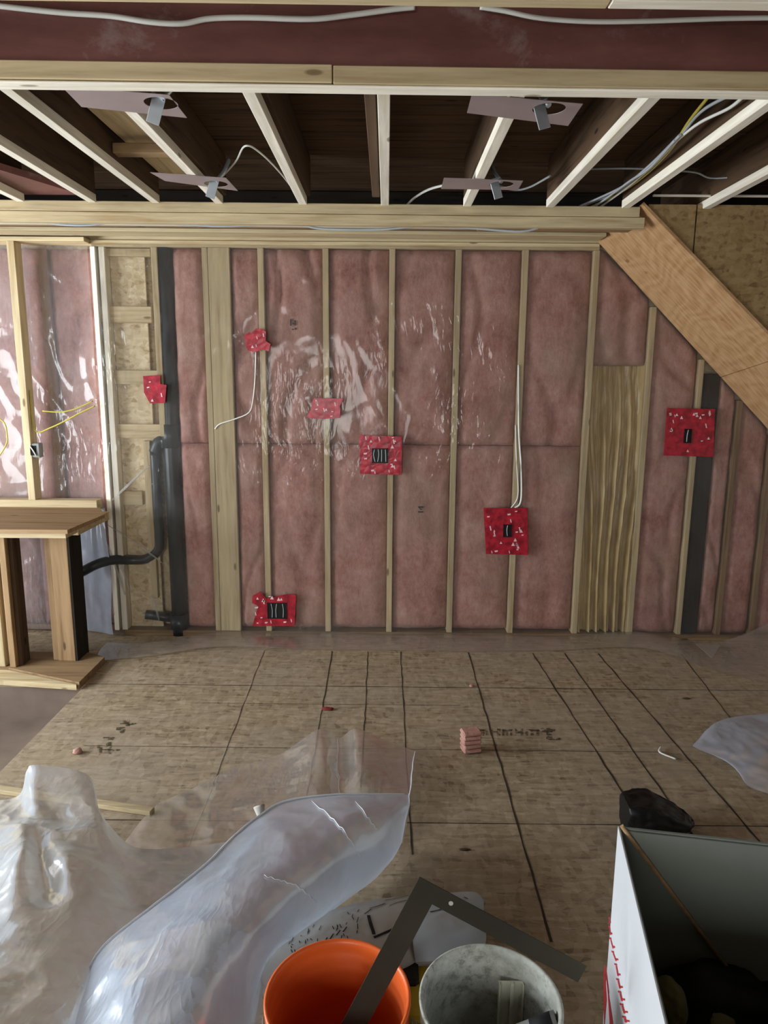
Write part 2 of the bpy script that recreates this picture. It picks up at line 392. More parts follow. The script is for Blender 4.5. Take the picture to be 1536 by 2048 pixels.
board('ledger_board', -2.9, 1.27, YW-.02, YW+.10, 2.545, 2.60, 'tan_x', 'brown ledger board above the double top plate', 'board')

# ------------------------------------------------------------------ insulation
SEAM = 1.28
def batt(x0, x1, z0, z1, label, yf=YW, cut=None, seed=0, crease=.02, d=.125):
    bm = bmesh.new(); nx, nz = 16, max(12, int((z1-z0)*30))
    g = []
    for j in range(nz+1):
        row = []
        for i in range(nx+1):
            u, v = i/nx, j/nz; x = x0+(x1-x0)*u; z = z0+(z1-z0)*v
            ed = min(1, min(u, 1-u)*5)*1.0; ez = min(1, min(v, 1-v)*(z1-z0)*18)
            puff = math.sqrt(ed)*.6+.4*1
            p = (x*1.0+seed*3.1, seed*1.7, z*.45)
            c = max(0, ridg(p, 3.4)-.72)/.28
            y = yf+min(.045, d-.008)-min(.037, d-.012)*math.sqrt(max(0, ed))*(.4+.6*math.sqrt(ez)) + crease*c*ed + .007*fbm((x, seed, z), 9, 4)+.004*fbm((x, seed, z), 26, 2)
            y = max(y, yf+.001) if ed > 0 else y
            zz = z
            if cut:
                zm = cut(x); zz = z0+(min(z1, zm)-z0)*v
            row.append(bm.verts.new((x, y, zz)))
        g.append(row)
    for j in range(nz):
        for i in range(nx): bm.faces.new((g[j][i], g[j][i+1], g[j+1][i+1], g[j+1][i]))
    rim = [g[0][i] for i in range(nx+1)]+[g[j][nx] for j in range(1, nz+1)]+[g[nz][i] for i in range(nx-1, -1, -1)]+[g[j][0] for j in range(nz-1, 0, -1)]
    back = [bm.verts.new((v.co.x, yf+d, v.co.z)) for v in rim]
    for i in range(len(rim)):
        j = (i+1) % len(rim); bm.faces.new((rim[i], back[i], back[j], rim[j]))
    bm.faces.new(back)
    o = link('insulation_batt', bm, 'pink', smooth=True); tag(o, label, 'insulation'); return o
bays = [(-1.31, -1.124, 'narrow bay right of the black pipe'), (-.953, -.788, 'bay right of the wide flat board'),
        (-.748, -.396, 'bay between the two ragged red tape patches'), (-.356, .007, 'bay left of the middle red tape patch'),
        (.047, .407, 'bay right of the middle red tape patch'), (.447, .809, 'bay left of the low square red tape patch'),
        (.849, 1.236, 'bay just left of the straw-coloured bay')]
for i, (a, b, t) in enumerate(bays):
    cr_ = [.03, .05, .045, .035, .025, .022, .022][i]
    u = batt(a, b, SEAM+.002, ZT-.004, 'upper pink insulation batt in the '+t, seed=i+1, crease=cr_)
    l = batt(a, b, .060, SEAM-.002, 'lower pink insulation batt in the '+t, seed=i+11, crease=cr_*.5)
    if i in (2, 4):      # black print on the facing
        pr = (585, 655) if i == 2 else (840, 1020)
        bm = bmesh.new(); c0 = onY(*pr, YW-.001)
        for (x, z, w, h) in ((-.012, .016, .034, .006), (-.006, .008, .008, .006), (.0, .0, .008, .006), (-.012, -.016, .034, .006)) if i == 4 else ((-.014, .01, .006, .04), (.012, .012, .006, .03), (0, .02, .01, .006), (-.004, -.014, .012, .006), (.014, -.012, .008, .01)):
            box(bm, c0.x+x, c0.x+x+w, YW-.002, YW+.006, c0.z+z, c0.z+z+h)
        link('printed_mark', bm, 'ink', u if i == 2 else l)
slope = lambda x: 2.50-(x-1.254)*.974+.022
zl = onY(1230, 730, YW).z
batt(1.276, 1.602, zl, 2.47, 'pink insulation batt above the straw-coloured crumpled bay', cut=slope, seed=31, crease=.03)
batt(1.642, 1.928, .045, 2.2, 'pink insulation batt right of the crumpled bay, behind the right-hand red patch', cut=slope, seed=32)
batt(2.075, 2.186, .045, 1.75, 'narrow pink insulation batt right of the dark strip', cut=slope, seed=33)
batt(2.224, 2.41, .045, 1.6, 'pink insulation batt at the right edge under the stair slope', cut=slope, seed=34)
batt(2.45, 2.75, .045, 1.4, 'pink insulation batt in the low corner beyond the last stud', cut=lambda x: max(.3, slope(x)), seed=36)
YL = YW+.10
batt(-2.85, -2.30, .045, ZT, 'pink insulation batt at the left edge of the photo', yf=YL-.02, seed=41, crease=.03, d=.04)
xs = onY(88, 495, YL).x
batt(-2.30, xs-.03, .045, ZT, 'narrow pink insulation batt just right of the free stud', yf=YL-.012, seed=42, d=.035)
batt(xs+.03, -1.80, .045, ZT, 'pink insulation batt left of the pale corner studs', yf=YL-.012, seed=43, crease=.03, d=.035)
# dark gaps showing at the foot of the batts
# dark drain stack / strip
def pipe(name, pts, r, mat, label, seg=18, k=5):
    bm = bmesh.new(); tube(bm, smooth_path(pts, k), r, seg); o = link(name, bm, mat); return tag(o, label, 'pipe')
yp = YW+.055
a, b, c_ = onY(330, 497, yp), onY(341, 870, yp), onY(361, 1262, yp)
st = empty('drain_stack', 'thick black plastic drain pipe rising the full height of the wall', 'pipe', (c_.x, yp, .0))
bm = bmesh.new(); tube(bm, [(c_.x, yp, .03), (c_.x, yp, .9), (b.x, yp, b.z), (a.x, yp, 2.46)], .051, 24); rel(st, link('pipe', bm, 'abs_black'))
bm = bmesh.new(); tube(bm, [(b.x, yp, b.z-.08), (b.x, yp, b.z+.07)], .060, 24)
tube(bm, smooth_path([(b.x-.02, yp, b.z-.03), onY(318, 884, yp-.01), onY(309, 905, yp-.01)], 5), .037, 16); rel(st, link('coupling', bm, 'abs_black'))
bm = bmesh.new(); tube(bm, [(c_.x-.0, yp, .10), (c_.x-.22, yp-.02, .135)], .03, 14); tube(bm, [(c_.x, yp, .0), (c_.x, yp, .14)], .064, 24); rel(st, link('base_fitting', bm, 'abs_black'))
yq = YW+.045
pipe('drain_branch', [onY(309, 905, yq), onY(312, 960, yq), onY(315, 1020, yq), onY(319, 1070, yq), onY(316, 1100, yq), onY(292, 1118, yq), onY(262, 1120, yq-.01), onY(228, 1120, yq-.07), onY(195, 1128, yq-.14), onY(162, 1145, yq-.17)], .031,
     'abs_black', 'thin black drain branch dropping from the stack and elbowing left', 16)
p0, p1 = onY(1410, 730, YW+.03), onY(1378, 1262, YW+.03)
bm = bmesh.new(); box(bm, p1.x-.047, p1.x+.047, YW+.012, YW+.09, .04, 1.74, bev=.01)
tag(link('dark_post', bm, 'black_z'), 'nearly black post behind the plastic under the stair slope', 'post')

# crumpled straw-coloured film over the uninsulated bay
bm = bmesh.new(); nx, nz = 70, 90; g = []
z1, z0 = zl-.005, .045; x0, x1 = 1.278, 1.602
for j in range(nz+1):
    row = []
    for i in range(nx+1):
        u, v = i/nx, j/nz; z = z0+(z1-z0)*v
        gather = .55+.45*min(1, v*1.3)                 # pleats gather toward the floor
        uu = (u-.5)/gather
        ph = noise.noise(Vector((u*1.5, v*1.8, 2)))*2.2+(u-.35)*v*5
        amp_ = min(1, (1.12-v)*1.7)
        w = (abs(math.sin((uu*9+ph)))**.7*.65+abs(math.sin(uu*19+ph*1.7+2))*.35)*amp_
        dx = .05*(1-v)*noise.noise(Vector((u*3, v*2, 5)))
        y = YW+.130-.118*max(0, w) - .01*fbm((u*3, 1, v*2), 5)
        if i in (0, nx): y = YW+.02
        row.append(bm.verts.new((x0+(x1-x0)*min(1, max(0, u+dx*min(u, 1-u)*4)), y, z)))
    g.append(row)
for j in range(nz):
    for i in range(nx): bm.faces.new((g[j][i], g[j][i+1], g[j+1][i+1], g[j+1][i]))
t = NT('straw_film'); t.bsdf(t.ramp(t.noise(t.pos((6, 1, 1)), 5, 5), [(.3, srgb(178, 150, 96)), (.55, srgb(206, 180, 126)), (.75, srgb(222, 204, 158))]), .33, spec=.5); MATS['straw'] = t.m
tag(link('crumpled_film', bm, 'straw', smooth=True), 'straw-coloured pleated plastic pressed into the bay with no insulation', 'plastic sheet')

# ------------------------------------------------------------------ vapour barrier
def film(x0, x1, z0, z1, yf, nx, nz, cut=None, amp=.006, seed=0):
    bm = bmesh.new(); g = []
    for j in range(nz+1):
        row = []
        for i in range(nx+1):
            x = x0+(x1-x0)*i/nx; z = z0+(z1-z0)*j/nz
            if cut: z = z0+(min(z1, cut(x))-z0)*j/nz
            d1 = (x+z*.6, seed, z*.35-x*.2)
            w = max(0, ridg(d1, 4.5)-.55)*.9+max(0, ridg((x*.7-z*.4, seed+4, z*.5+x*.5), 7)-.6)*.7
            mask = max(0, min(1, .5+1.6*fbm((x, seed, z), 1.1, 2)))
            row.append(bm.verts.new((x, max(yf-.002-amp*(w*mask*1.8+.35*fbm((x, seed, z), 5, 3)+.3), yf-.002-amp*2.6), z)))
        g.append(row)
    for j in range(nz):
        for i in range(nx): bm.faces.new((g[j][i], g[j][i+1], g[j+1][i+1], g[j+1][i]))
    return bm
vb = empty('vapour_barrier', 'clear plastic sheet stretched over the insulated wall from top plate to floor', 'plastic sheet', (0, YW-.01, 0))
bm = film(-1.80, 3.0, .02, 2.475, YW-.003, 420, 190, cut=lambda x: 2.475 if x < 1.25 else max(.3, slope(x)+.005), amp=.004)
rel(vb, link('sheet', bm, 'film_wall', smooth=True))
# skirt on the floor
def patch(rows, nu, nv, wr=0.0, ws=6, seed=0, sharp=0.0, zmin=.003):
    P = [[onZ(px, py, h) for (px, py, h) in r] for r in rows]; n, k = len(P), len(P[0])
    bm = bmesh.new(); g = []; pts = []
    for j in range(nv+1):
        tv = (n-1)*j/nv; row = []
        for i in range(nu+1):
            tu = (k-1)*i/nu
            p = cr([cr(r, tu) for r in P], tv).copy()
            e = min(1, min(i/nu, 1-i/nu, j/nv, 1-j/nv)*8)
            if wr:
                q = (p.x, p.y, seed)
                p.z += wr*(.25+.75*e)*(fbm(q, ws*.6, 2)*.5-sharp*(1.3*abs(noise.noise(Vector(q)*ws*.55))+.7*abs(noise.noise((Vector(q)+Vector((p.y, -p.x, 4)))*ws*.9))+.3*abs(noise.noise(Vector(q)*ws*2.4))-.5))
                p.x += wr*.4*fbm((p.y, p.x, seed+3), ws, 2)
            p.z = max(p.z, zmin); row.append(p)
        pts.append(row); g.append([bm.verts.new(p) for p in row])
    for j in range(nv):
        for i in range(nu): bm.faces.new((g[j][i], g[j][i+1], g[j+1][i+1], g[j+1][i]))
    return bm, pts
sk = [[(215, 1285, .04), (300, 1285, .05), (440, 1264, .04), (600, 1264, .035), (780, 1266, .035), (960, 1268, .035), (1120, 1272, .03), (1280, 1262, .05), (1400, 1285, .03), (1470, 1275, .06), (1560, 1235, .18)],
      [(200, 1300, .02), (300, 1300, .03), (440, 1276, .045), (600, 1278, .03), (780, 1280, .04), (960, 1282, .03), (1120, 1284, .03), (1280, 1268, .06), (1400, 1305, .03), (1470, 1310, .05), (1560, 1300, .10)],
      [(190, 1322, .005), (300, 1312, .012), (440, 1293, .02), (600, 1298, .01), (780, 1300, .01), (960, 1302, .01), (1120, 1300, .012), (1280, 1295, .02), (1400, 1330, .01), (1470, 1350, .01), (1560, 1368, .01)]]
bm, _ = patch(sk, 160, 16, .012, 7, 2, .6)
rel(vb, link('floor_skirt', bm, 'film_skirt', smooth=True))
# left sheet on the deeper wall, turning the corner
vl = empty('vapour_barrier', 'glossier plastic sheet, glare painted into its veil, over the deeper wall at far left, behind the ledge', 'plastic sheet', (-2.3, YL-.04, 0))
bm = film(-2.88, -1.83, .02, 2.475, YL-.035, 110, 200, amp=.014, seed=9); rel(vl, link('sheet', bm, 'film_left_glare', smooth=True))
bm = bmesh.new(); g = []
for j in range(60):
    z = .02+.85*j/59; row = []
    for i in range(14):
        u = i/13; x = -2.03+.25*u+.012*math.sin(z*9+u*4)*u; y = YL-.06-.085*u-.03*math.sin(min(1, z/.85)*3.1)*u+.010*ridg((u, 2, z), 3)
        row.append(bm.verts.new((x, y, z)))
    g.append(row)
for j in range(59):
    for i in range(13): bm.faces.new((g[j][i], g[j][i+1], g[j+1][i+1], g[j+1][i]))
rel(vl, link('corner_fold', bm, 'film_milky', smooth=True))
# loose folds of film hanging by the ledge corner
bm = bmesh.new()
for (s, e, w) in (((205, 1070), (250, 1190), .012), ((215, 1050), (330, 1130), .01), ((235, 1120), (262, 1185), .012), ((205, 1130), (228, 1230), .014), ((225, 1000), (300, 930), .012), ((300, 1190), (318, 1240), .012)):
    p, q = onY(*s, YW-.02), onY(*e, YW-.025); tube(bm, smooth_path([p, (p+q)/2+Vector((.01, -.012, .01)), q], 4), [w*.3]*2+[w*.6]*5+[w*.3]*2, 6)
rel(vb, link('loose_fold', bm, 'film_thin', smooth=True))

# ------------------------------------------------------------------ red tape and electrical boxes
def tape(outl, label, marks=8, boxr=None, seed=0):
    y = YW-.029; bm = bmesh.new(); pts = [onY(px, py, y) for px, py in outl]
    poly_prism(bm, pts, (0, .0015, 0), 0)
    xs_ = [p[0] for p in outl]; ys_ = [p[1] for p in outl]; rr = random.Random(seed)
    for k in range(marks):
        px = min(xs_)+(max(xs_)-min(xs_))*rr.uniform(.08, .92); py = min(ys_)+(max(ys_)-min(ys_))*rr.uniform(.06, .94)
        if boxr and boxr[0]-6 < px < boxr[2]+6 and boxr[1]-6 < py < boxr[3]+6: continue
        if not boxr and not (.2 < (px-min(xs_))/(max(xs_)-min(xs_)) < .8): continue
        s = rr.uniform(2.0, 3.6)
        sh = rr.choice(([(0, -s), (s, s), (-s, s)], [(-s*.5, -s*1.3), (s*.2, -s*1.3), (s*.7, s*1.2), (0, s*1.2)], [(-s, -s*.4), (s, -s*.6), (s*.8, s*.3), (-s*.8, s*.5)]))
        poly_prism(bm, [onY(px+a, py+b, y-.0016) for a, b in sh], (0, .001, 0), 1)
    o = link('tape_patch', bm, ['tape', 'tape_white']); return tag(o, label, 'tape')
def ebox(r, label, nw=3, seed=0):
    y = YW-.032; a, b = onY(r[0], r[3], y), onY(r[2], r[1], y); rr = random.Random(seed)
    e = empty('electrical_box', label, 'electrical box', ((a.x+b.x)/2, y, a.z))
    bm = bmesh.new(); w = .004
    for q in ((a.x, a.x+w, a.z, b.z), (b.x-w, b.x, a.z, b.z), (a.x, b.x, a.z, a.z+w), (a.x, b.x, b.z-w, b.z)): box(bm, q[0], q[1], y-.003, y+.0024, q[2], q[3])
    box(bm, a.x, b.x, y+.001, y+.0026, a.z, b.z)
    rel(e, link('housing', bm, 'black_plastic'))
    for k in range(nw):
        x = a.x+(b.x-a.x)*(k+.7)/(nw+.4); bm = bmesh.new()
        tube(bm, smooth_path([(x, y-.003, b.z-.006), (x+rr.uniform(-.008, .008), y-.002, (a.z+b.z)/2+.005), (x+rr.uniform(-.006, .006), y-.003, a.z+.008)], 4), .0025, 6)
        rel(e, link('wire', bm, 'cable_grey'))
    return e
tape([(489, 670), (500, 664), (501, 668), (512, 657), (522, 657), (532, 664), (531, 682), (541, 688), (538, 703), (527, 699), (510, 704), (496, 701), (490, 690)], 'small ragged red tape patch, highest one on the wall', 7, seed=1)
tape([(286, 752), (320, 750), (321, 768), (333, 770), (330, 806), (300, 807), (288, 785)], 'small red tape patch on the sheathed bay touching the black pipe', 9, seed=2)
tape([(628, 796), (687, 797), (680, 812), (681, 816), (680, 836), (648, 838), (612, 836), (622, 818), (624, 804)], 'low wide ragged red tape patch on the stud at mid height', 9, seed=3)
def tp(quad, r, lab, n, seed): tape(quad, lab, n, r, seed)
tp([(718, 870), (804, 873), (803, 950), (720, 948)], (744, 897, 776, 926), 'square red tape patch around a box in the middle of the wall', 26, 4)
tp([(505, 1192), (520, 1183), (533, 1197), (575, 1188), (592, 1190), (589, 1252), (505, 1252), (516, 1212), (504, 1206)], (535, 1206, 573, 1237), 'torn-edged red tape patch low on the left near the floor', 20, 5)
tp([(967, 1016), (1055, 1016), (1056, 1110), (972, 1108)], (1006, 1049, 1024, 1074), 'square red tape patch low on the wall right of centre', 28, 6)
tp([(1334, 816), (1430, 818), (1427, 914), (1327, 911)], (1367, 858, 1384, 886), 'darkest square red tape patch, under the stair slope', 30, 7)
ebox((744, 897, 776, 926), 'black box with several wires in the middle red tape patch', 4, 1)
ebox((535, 1206, 573, 1237), 'black box with wires in the lowest red tape patch near the floor', 3, 2)
ebox((1006, 1049, 1024, 1074), 'small black box in the red tape patch right of centre', 1, 3)
ebox((1367, 858, 1384, 886), 'small black box in the red tape patch under the stair slope', 1, 4)
# box on the free stud at far left
p = onY(73, 900, YW-.05); e = empty('electrical_box', 'grey metal box on the side of the free stud above the ledge', 'electrical box', (p.x, YW-.05, p.z-.05))
bm = bmesh.new(); box(bm, p.x-.035, p.x+.035, YW-.08, YW-.03, p.z-.045, p.z+.045, bev=.006); rel(e, link('housing', bm, 'grey_plastic'))
bm = bmesh.new(); box(bm, p.x-.022, p.x+.012, YW-.085, YW-.08, p.z-.03, p.z+.03); rel(e, link('box_opening', bm, 'cap_hole'))
bm = bmesh.new()
tube(bm, [(p.x-.02, YW-.09, p.z+.03), (p.x, YW-.092, p.z), (p.x+.015, YW-.088, p.z-.035)], .004, 6); rel(e, link('wire', bm, 'cable_white'))

# cables on / in the wall
def cable(pts, r, mat, label, k=6, name='cable'):
    bm = bmesh.new(); tube(bm, smooth_path(pts, k), r, 7); return tag(link(name, bm, mat), label, 'cable')
Yv = YW-.005
cable([onY(x, y, Yv+.0) for x, y in ((1037, 730), (1037, 800), (1038, 870), (1042, 930), (1042, 1000), (1030, 1016))], .006, 'cable_white', 'white cable stapled down the stud above the low square red patch')
cable([onY(x, y, Yv) for x, y in ((1031, 850), (1033, 920), (1036, 990), (1022, 1016))], .004, 'cable_white', 'shorter thin cable running beside the white one above the low red patch')
cable([onY(x, y, Yv-.002) for x, y in ((512, 704), (510, 760), (506, 800), (498, 825), (470, 838), (440, 848), (430, 858))], .004, 'cable_white', 'thin white cable curling down and left from the highest red patch')
cable([onY(x, y, YW-.06) for x, y in ((85, 822), (120, 824), (150, 818), (186, 802))], .004, 'cable_yellow', 'upper yellow cable crossing behind the free stud at far left')
cable([onY(x, y, YW-.055) for x, y in ((60, 780), (64, 835), (74, 864), (100, 856), (130, 842), (160, 826), (190, 812))], .0045, 'cable_yellow', 'lower yellow cable looping to the metal box at far left')
cable([onY(x, y, YW-.05) for x, y in ((-15, 830), (8, 845), (14, 870), (12, 890), (-10, 925))], .0045, 'cable_yellow', 'yellow cable loop at the very left edge of the photo')

# ------------------------------------------------------------------ ledge box at left
zc = .88
ld = empty('framed_ledge', 'low pine-framed ledge with posts beside the sunken landing at left', 'ledge', (-2.2, 4.0, 0))
bm = bmesh.new(); poly_prism(bm, [(-2.88, 3.735, zc), (-1.715, 3.735, zc), (-1.69, 4.18, zc), (-1.80, YW-.09, zc), (-2.88, YW-.09, zc)], (0, 0, -.022)); rel(ld, link('ledge_top', bm, 'tan_x'))
bm = bmesh.new(); box(bm, -2.88, -1.82, YW-.085, YW+.0, zc-.02, zc+.045, bev=.003); rel(ld, link('sill_plate', bm, 'pine_x'))
bm = bmesh.new(); box(bm, -2.88, -1.75, 3.79, 3.93, zc-.06, zc-.022, bev=.002); box(bm, -1.79, -1.745, 3.935, YW-.09, zc-.075, zc-.0225, bev=.002); rel(ld, link('header', bm, 'pine_x'))
P1 = onZ(118, 1322, .04); P2 = onZ(152, 1322, .04); P0 = onZ(104, 1322, .04)
for (xa, xb, ya, mt) in ((P1.x, P2.x, P1.y, 'tan_z'), (P0.x+.004, P1.x-.002, P1.y+.012, 'tan_z')):
    bm = bmesh.new(); box(bm, xa, xb, ya, ya+.04, .04, zc-.06, bev=.003); rel(ld, link('post', bm, mt))
bm = bmesh.new(); box(bm, P2.x+.003, P2.x+.012, P1.y+.002, P1.y+.16, 0, zc-.075); rel(ld, link('backing_board', bm, 'black_z'))
Q = onZ(20, 1335, .04)
for (xa, xb, ya, yb, mt) in ((Q.x, Q.x+.036, 0, .09, 'tan_z'), (Q.x+.038, Q.x+.06, .03, .12, 'old_z')):
    bm = bmesh.new(); box(bm, xa, xb, Q.y+ya, Q.y+yb, .04, zc-.06, bev=.003); rel(ld, link('post', bm, mt))
bm = bmesh.new(); box(bm, -2.88, Q.x-.03, 3.86, 3.94, .04, zc-.06, bev=.003); rel(ld, link('post', bm, 'pine_z'))
bm = bmesh.new(); poly_prism(bm, [(-2.88, 3.86, .04), (-2.17, 3.85, .04), (-1.68, 3.66, .04), (-1.68, 4.02, .04), (-1.80, 4.09, .04), (-2.88, 4.09, .04)], (0, 0, -.04)); rel(ld, link('bottom_plate', bm, 'tan_x'))
bm = bmesh.new(); poly_prism(bm, [(-2.88, 3.70, .03), (-2.12, 3.70, .03), (-1.69, 3.645, .03), (-1.695, 3.655, .03), (-2.17, 3.84, .03), (-2.88, 3.85, .03)], (0, 0, -.03)); rel(ld, link('edge_strip', bm, 'pine_x'))

# ------------------------------------------------------------------ ceiling: near beam, joists, far beam
ZJ = 2.546
bm = bmesh.new(); box(bm, -2.9, 3.2, 2.215, 2.26, 2.566, 2.775, bev=.002)
tag(link('main_beam', bm, 'lvl'), 'dark red-brown engineered beam across the top of the photo', 'beam')
board('nailer_strip', -2.9, onY(664, 160, 2.2).x, 2.2, 2.245, 2.517, 2.565, 'pine_x', 'pine strip under the red beam, left piece ending at the joint', 'board')
board('nailer_strip', onY(664, 160, 2.2).x+.003, 3.2, 2.2, 2.245, 2.515, 2.563, 'pine_x', 'pine strip under the red beam, long right piece', 'board')
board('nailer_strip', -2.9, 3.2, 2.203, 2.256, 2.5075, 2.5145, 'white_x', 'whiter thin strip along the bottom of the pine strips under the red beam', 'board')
def near(xa, xb, lab, m_='tan_x'): board('ceiling_strapping', xa, xb, 1.79, 1.826, 2.541, 2.60, m_, lab, 'board')
near(-2.9, .50, 'pine strapping at the top edge of the photo, left piece', 'pine_x')
near(.503, .935, 'short whiter pine strapping piece at the top edge of the photo', 'white_x')
near(.945, 3.2, 'pine strapping at the top right corner of the photo, beyond the gap', 'white_x')
cable([onY(x, y, 2.19) for x, y in ((-60, 2), (0, 12), (120, 25), (220, 32), (300, 44), (365, 47), (420, 37), (500, 35), (620, 38), (700, 30), (790, 18), (830, 14))], .0075, 'cable_white', 'white cable sagging along the left half of the red beam')
cable([onY(x, y, 2.19) for x, y in ((960, 14), (1010, 22), (1080, 36), (1180, 43), (1300, 42), (1450, 37), (1600, 35))], .0065, 'cable_white', 'white cable sagging along the right half of the red beam')
def skew(names, yc, deg):
    M_ = Matrix.Translation((0, yc, 0)) @ Matrix.Rotation(math.radians(deg), 4, 'Z') @ Matrix.Translation((0, -yc, 0))
    bpy.context.view_layer.update()
    for o in list(C.objects):
        if not o.parent and o.name.split('.')[0] in names: o.matrix_world = M_ @ o.matrix_world
skew(('main_beam', 'nailer_strip'), 2.23, 1.0); skew(('ceiling_strapping',), 1.8, .8)
jl = [(-1.83, 'joist beyond the left edge above the landing'), (-1.475, 'far left ceiling joist whose end meets the beam above the free stud'), (-1.16, 'ceiling joist left of the cross block'), (-.845, 'ceiling joist passing through both left light plates'),
      (-.427, 'ceiling joist between the left light plates and the middle'), (-.017, 'middle ceiling joist running straight away from the camera'),
      (.395, 'ceiling joist passing through both right light plates'), (.812, 'ceiling joist left of the cable bundle'), (1.193, 'ceiling joist right of the cable bundle'), (1.60, 'short ceiling joist above the stair side panels')]
for i, (x, lab) in enumerate(jl):
    j = empty('ceiling_joist', 'pale-edged '+lab, 'joist', (x, 2.3, ZJ))
    y0, y1 = (2.266+.0175*x if i < 9 else 3.0), (3.784+.0157*x if i < 9 else 4.4)
    bm = bmesh.new(); box(bm, x-.02, x+.02, y0, y1, ZJ, ZJ+.038, bev=.002); rel(j, link('furring_strip', bm, 'white_y'))
    s = -1 if x > .5 else 1
    if i == 5: s = -1
    off = .02 if i in (3, 4) else .0
    bm = bmesh.new()
    dx = s*off if i != 5 else -.045
    box(bm, x-.019+dx, x+.019+dx, y0, y1, ZJ+.039, 2.772, bev=.003); rel(j, link('old_timber', bm, 'old_y'))
bm = bmesh.new(); box(bm, -.075, -.045, 2.262, 3.785, ZJ+.06, 2.77); tag(link('sister_board', bm, 'old_y'), 'rough grey-brown board alongside the middle joist', 'board')
# far beam
board('ceiling_beam', -2.9, 1.27, 3.79, 3.83, 2.508, 2.556, 'pine_x', 'pine ledger carrying the far joist ends, upper board', 'beam')
board('ceiling_beam', -2.9, 1.30, 3.795, 3.84, 2.455, 2.506, 'pine_x', 'pine ledger carrying the far joist ends, lower board', 'beam')
board('soffit_strip', -2.9, .45, 3.86, 3.95, 2.47, 2.49, 'white_x', 'pale soffit strip right behind the far ledger', 'board')
board('soffit_strip', .47, 1.27, 3.86, 3.95, 2.462, 2.482, 'tan_x', 'brown soffit strip behind the far ledger toward the stairs', 'board')
board('soffit_strip', -2.9, 1.27, 4.05, 4.14, 2.50, 2.52, 'tan_x', 'brown soffit strip between the far ledger and the wall plates', 'board')
board('soffit_strip', -2.9, 1.25, 4.25, 4.40, 2.50, 2.52, 'pine_x', 'pine soffit strip nearest to the wall plates', 'board')
cable([onY(x, y, 3.852) for x, y in ((-40, 440), (60, 441), (120, 449), (180, 450), (240, 442), (300, 444), (400, 451), (470, 452), (540, 448), (600, 450), (650, 458), (760, 459), (850, 452), (950, 457), (1040, 463), (1080, 455))], .006, 'cable_grey', 'grey cable wandering along under the far ledger')
skew(('ceiling_beam', 'soffit_strip'), 3.81, .9)
# dark back of the joist bays and reddish panel at left
board('rim_board', -2.9, 3.2, 4.46, 4.48, 2.61, 2.775, 'black_x', 'near-black rim board closing the joist bays above the far wall', 'board')
tag(link('red_panel', (lambda bm: (poly_prism(bm, [(-2.9, 2.9, 2.585), (-1.90, 2.9, 2.585), (-1.53, 3.78, 2.585), (-2.9, 3.78, 2.585)], (0, 0, .03)), bm)[1])(bmesh.new()), 'lvl'), 'dull red panel lying over the far left joist bay', 'panel')
p, q = onZ(200, 310, 2.60), onZ(345, 290, 2.60)
board('blocking', -1.138, -.90, p.y-.03, p.y+.03, 2.60, 2.64, 'tan_x', 'short cross block between the two left joists', 'block')
dq = onZ(330, 330, 2.67)
board('duct_board', dq.x-.07, dq.x+.06, 2.75, 3.76, 2.67, 2.685, 'pine_y', 'weathered pale board up in the left joist bay', 'board')
# light mounting plates
def plate(c, hole, label, pm='plate_metal', clip=True, wires=(), flip=1):
    z = ZJ-.003; P = [onZ(x, y, z) for x, y in c]; hc = onZ(*hole, z); e = empty('light_mounting_plate', label, 'light fixture plate', (hc.x, hc.y, z))
    bm = bmesh.new(); n = 40; r = .052
    cen = hc; outer = []
    # outer quad resampled toward the hole ring
    def edge_pt(ang):
        d = Vector((math.cos(ang), math.sin(ang), 0)); best = None
        for i in range(4):
            a, b = P[i], P[(i+1) % 4]; ab = b-a; den = d.x*ab.y-d.y*ab.x
            if abs(den) < 1e-9: continue
            t_ = ((a.x-cen.x)*ab.y-(a.y-cen.y)*ab.x)/den; u = ((a.x-cen.x)*d.y-(a.y-cen.y)*d.x)/den
            if t_ > 0 and -1e-6 <= u <= 1+1e-6 and (best is None or t_ < best): best = t_
        return cen+d*(best or .1)
    angs = sorted([2*math.pi*k/n for k in range(n)]+[math.atan2(q.y-cen.y, q.x-cen.x) % (2*math.pi) for q in P])
    rings = []
    for dz in (0, .0015):
        o_ = [bm.verts.new(edge_pt(a)+Vector((0, 0, dz))) for a in angs]; h_ = [bm.verts.new(cen+Vector((math.cos(a)*r, math.sin(a)*r, dz))) for a in angs]; rings.append((o_, h_))
    k = len(angs)
    for (o_, h_) in rings:
        for i in range(k): bm.faces.new((o_[i], o_[(i+1) % k], h_[(i+1) % k], h_[i]))
    for i in range(k):
        j = (i+1) % k; bm.faces.new((rings[0][0][i], rings[0][0][j], rings[1][0][j], rings[1][0][i])); bm.faces.new((rings[0][1][i], rings[0][1][j], rings[1][1][j], rings[1][1][i]))
    rel(e, link('plate', bm, pm))
    bm = bmesh.new()
    m_ = Matrix.Translation((hc.x-.02, hc.y, z-.028)) @ Matrix.Rotation(math.radians(18*flip), 4, 'Y') @ Matrix.Rotation(math.radians(12), 4, 'Z')
    box(bm, -.02, .02, -.002, .002, -.032, .05, bev=.001, mat=m_); box(bm, -.02, .02, -.03, .0, .045, .049, mat=m_)
    rel(e, link('spring_clip', bm, 'galv'))
    bm = bmesh.new(); tube(bm, smooth_path([(hc.x, hc.y, z+.01), (hc.x+.03*flip, hc.y+.03, z+.06), (hc.x+.05*flip, hc.y+.06, z+.12)], 4), .009, 8); rel(e, link('flexible_lead', bm, 'galv'))
    return e
plate([(122, 172), (338, 190), (374, 236), (163, 214)], (322, 207), 'large pale mounting plate with a hole under the left joists, nearest the beam')
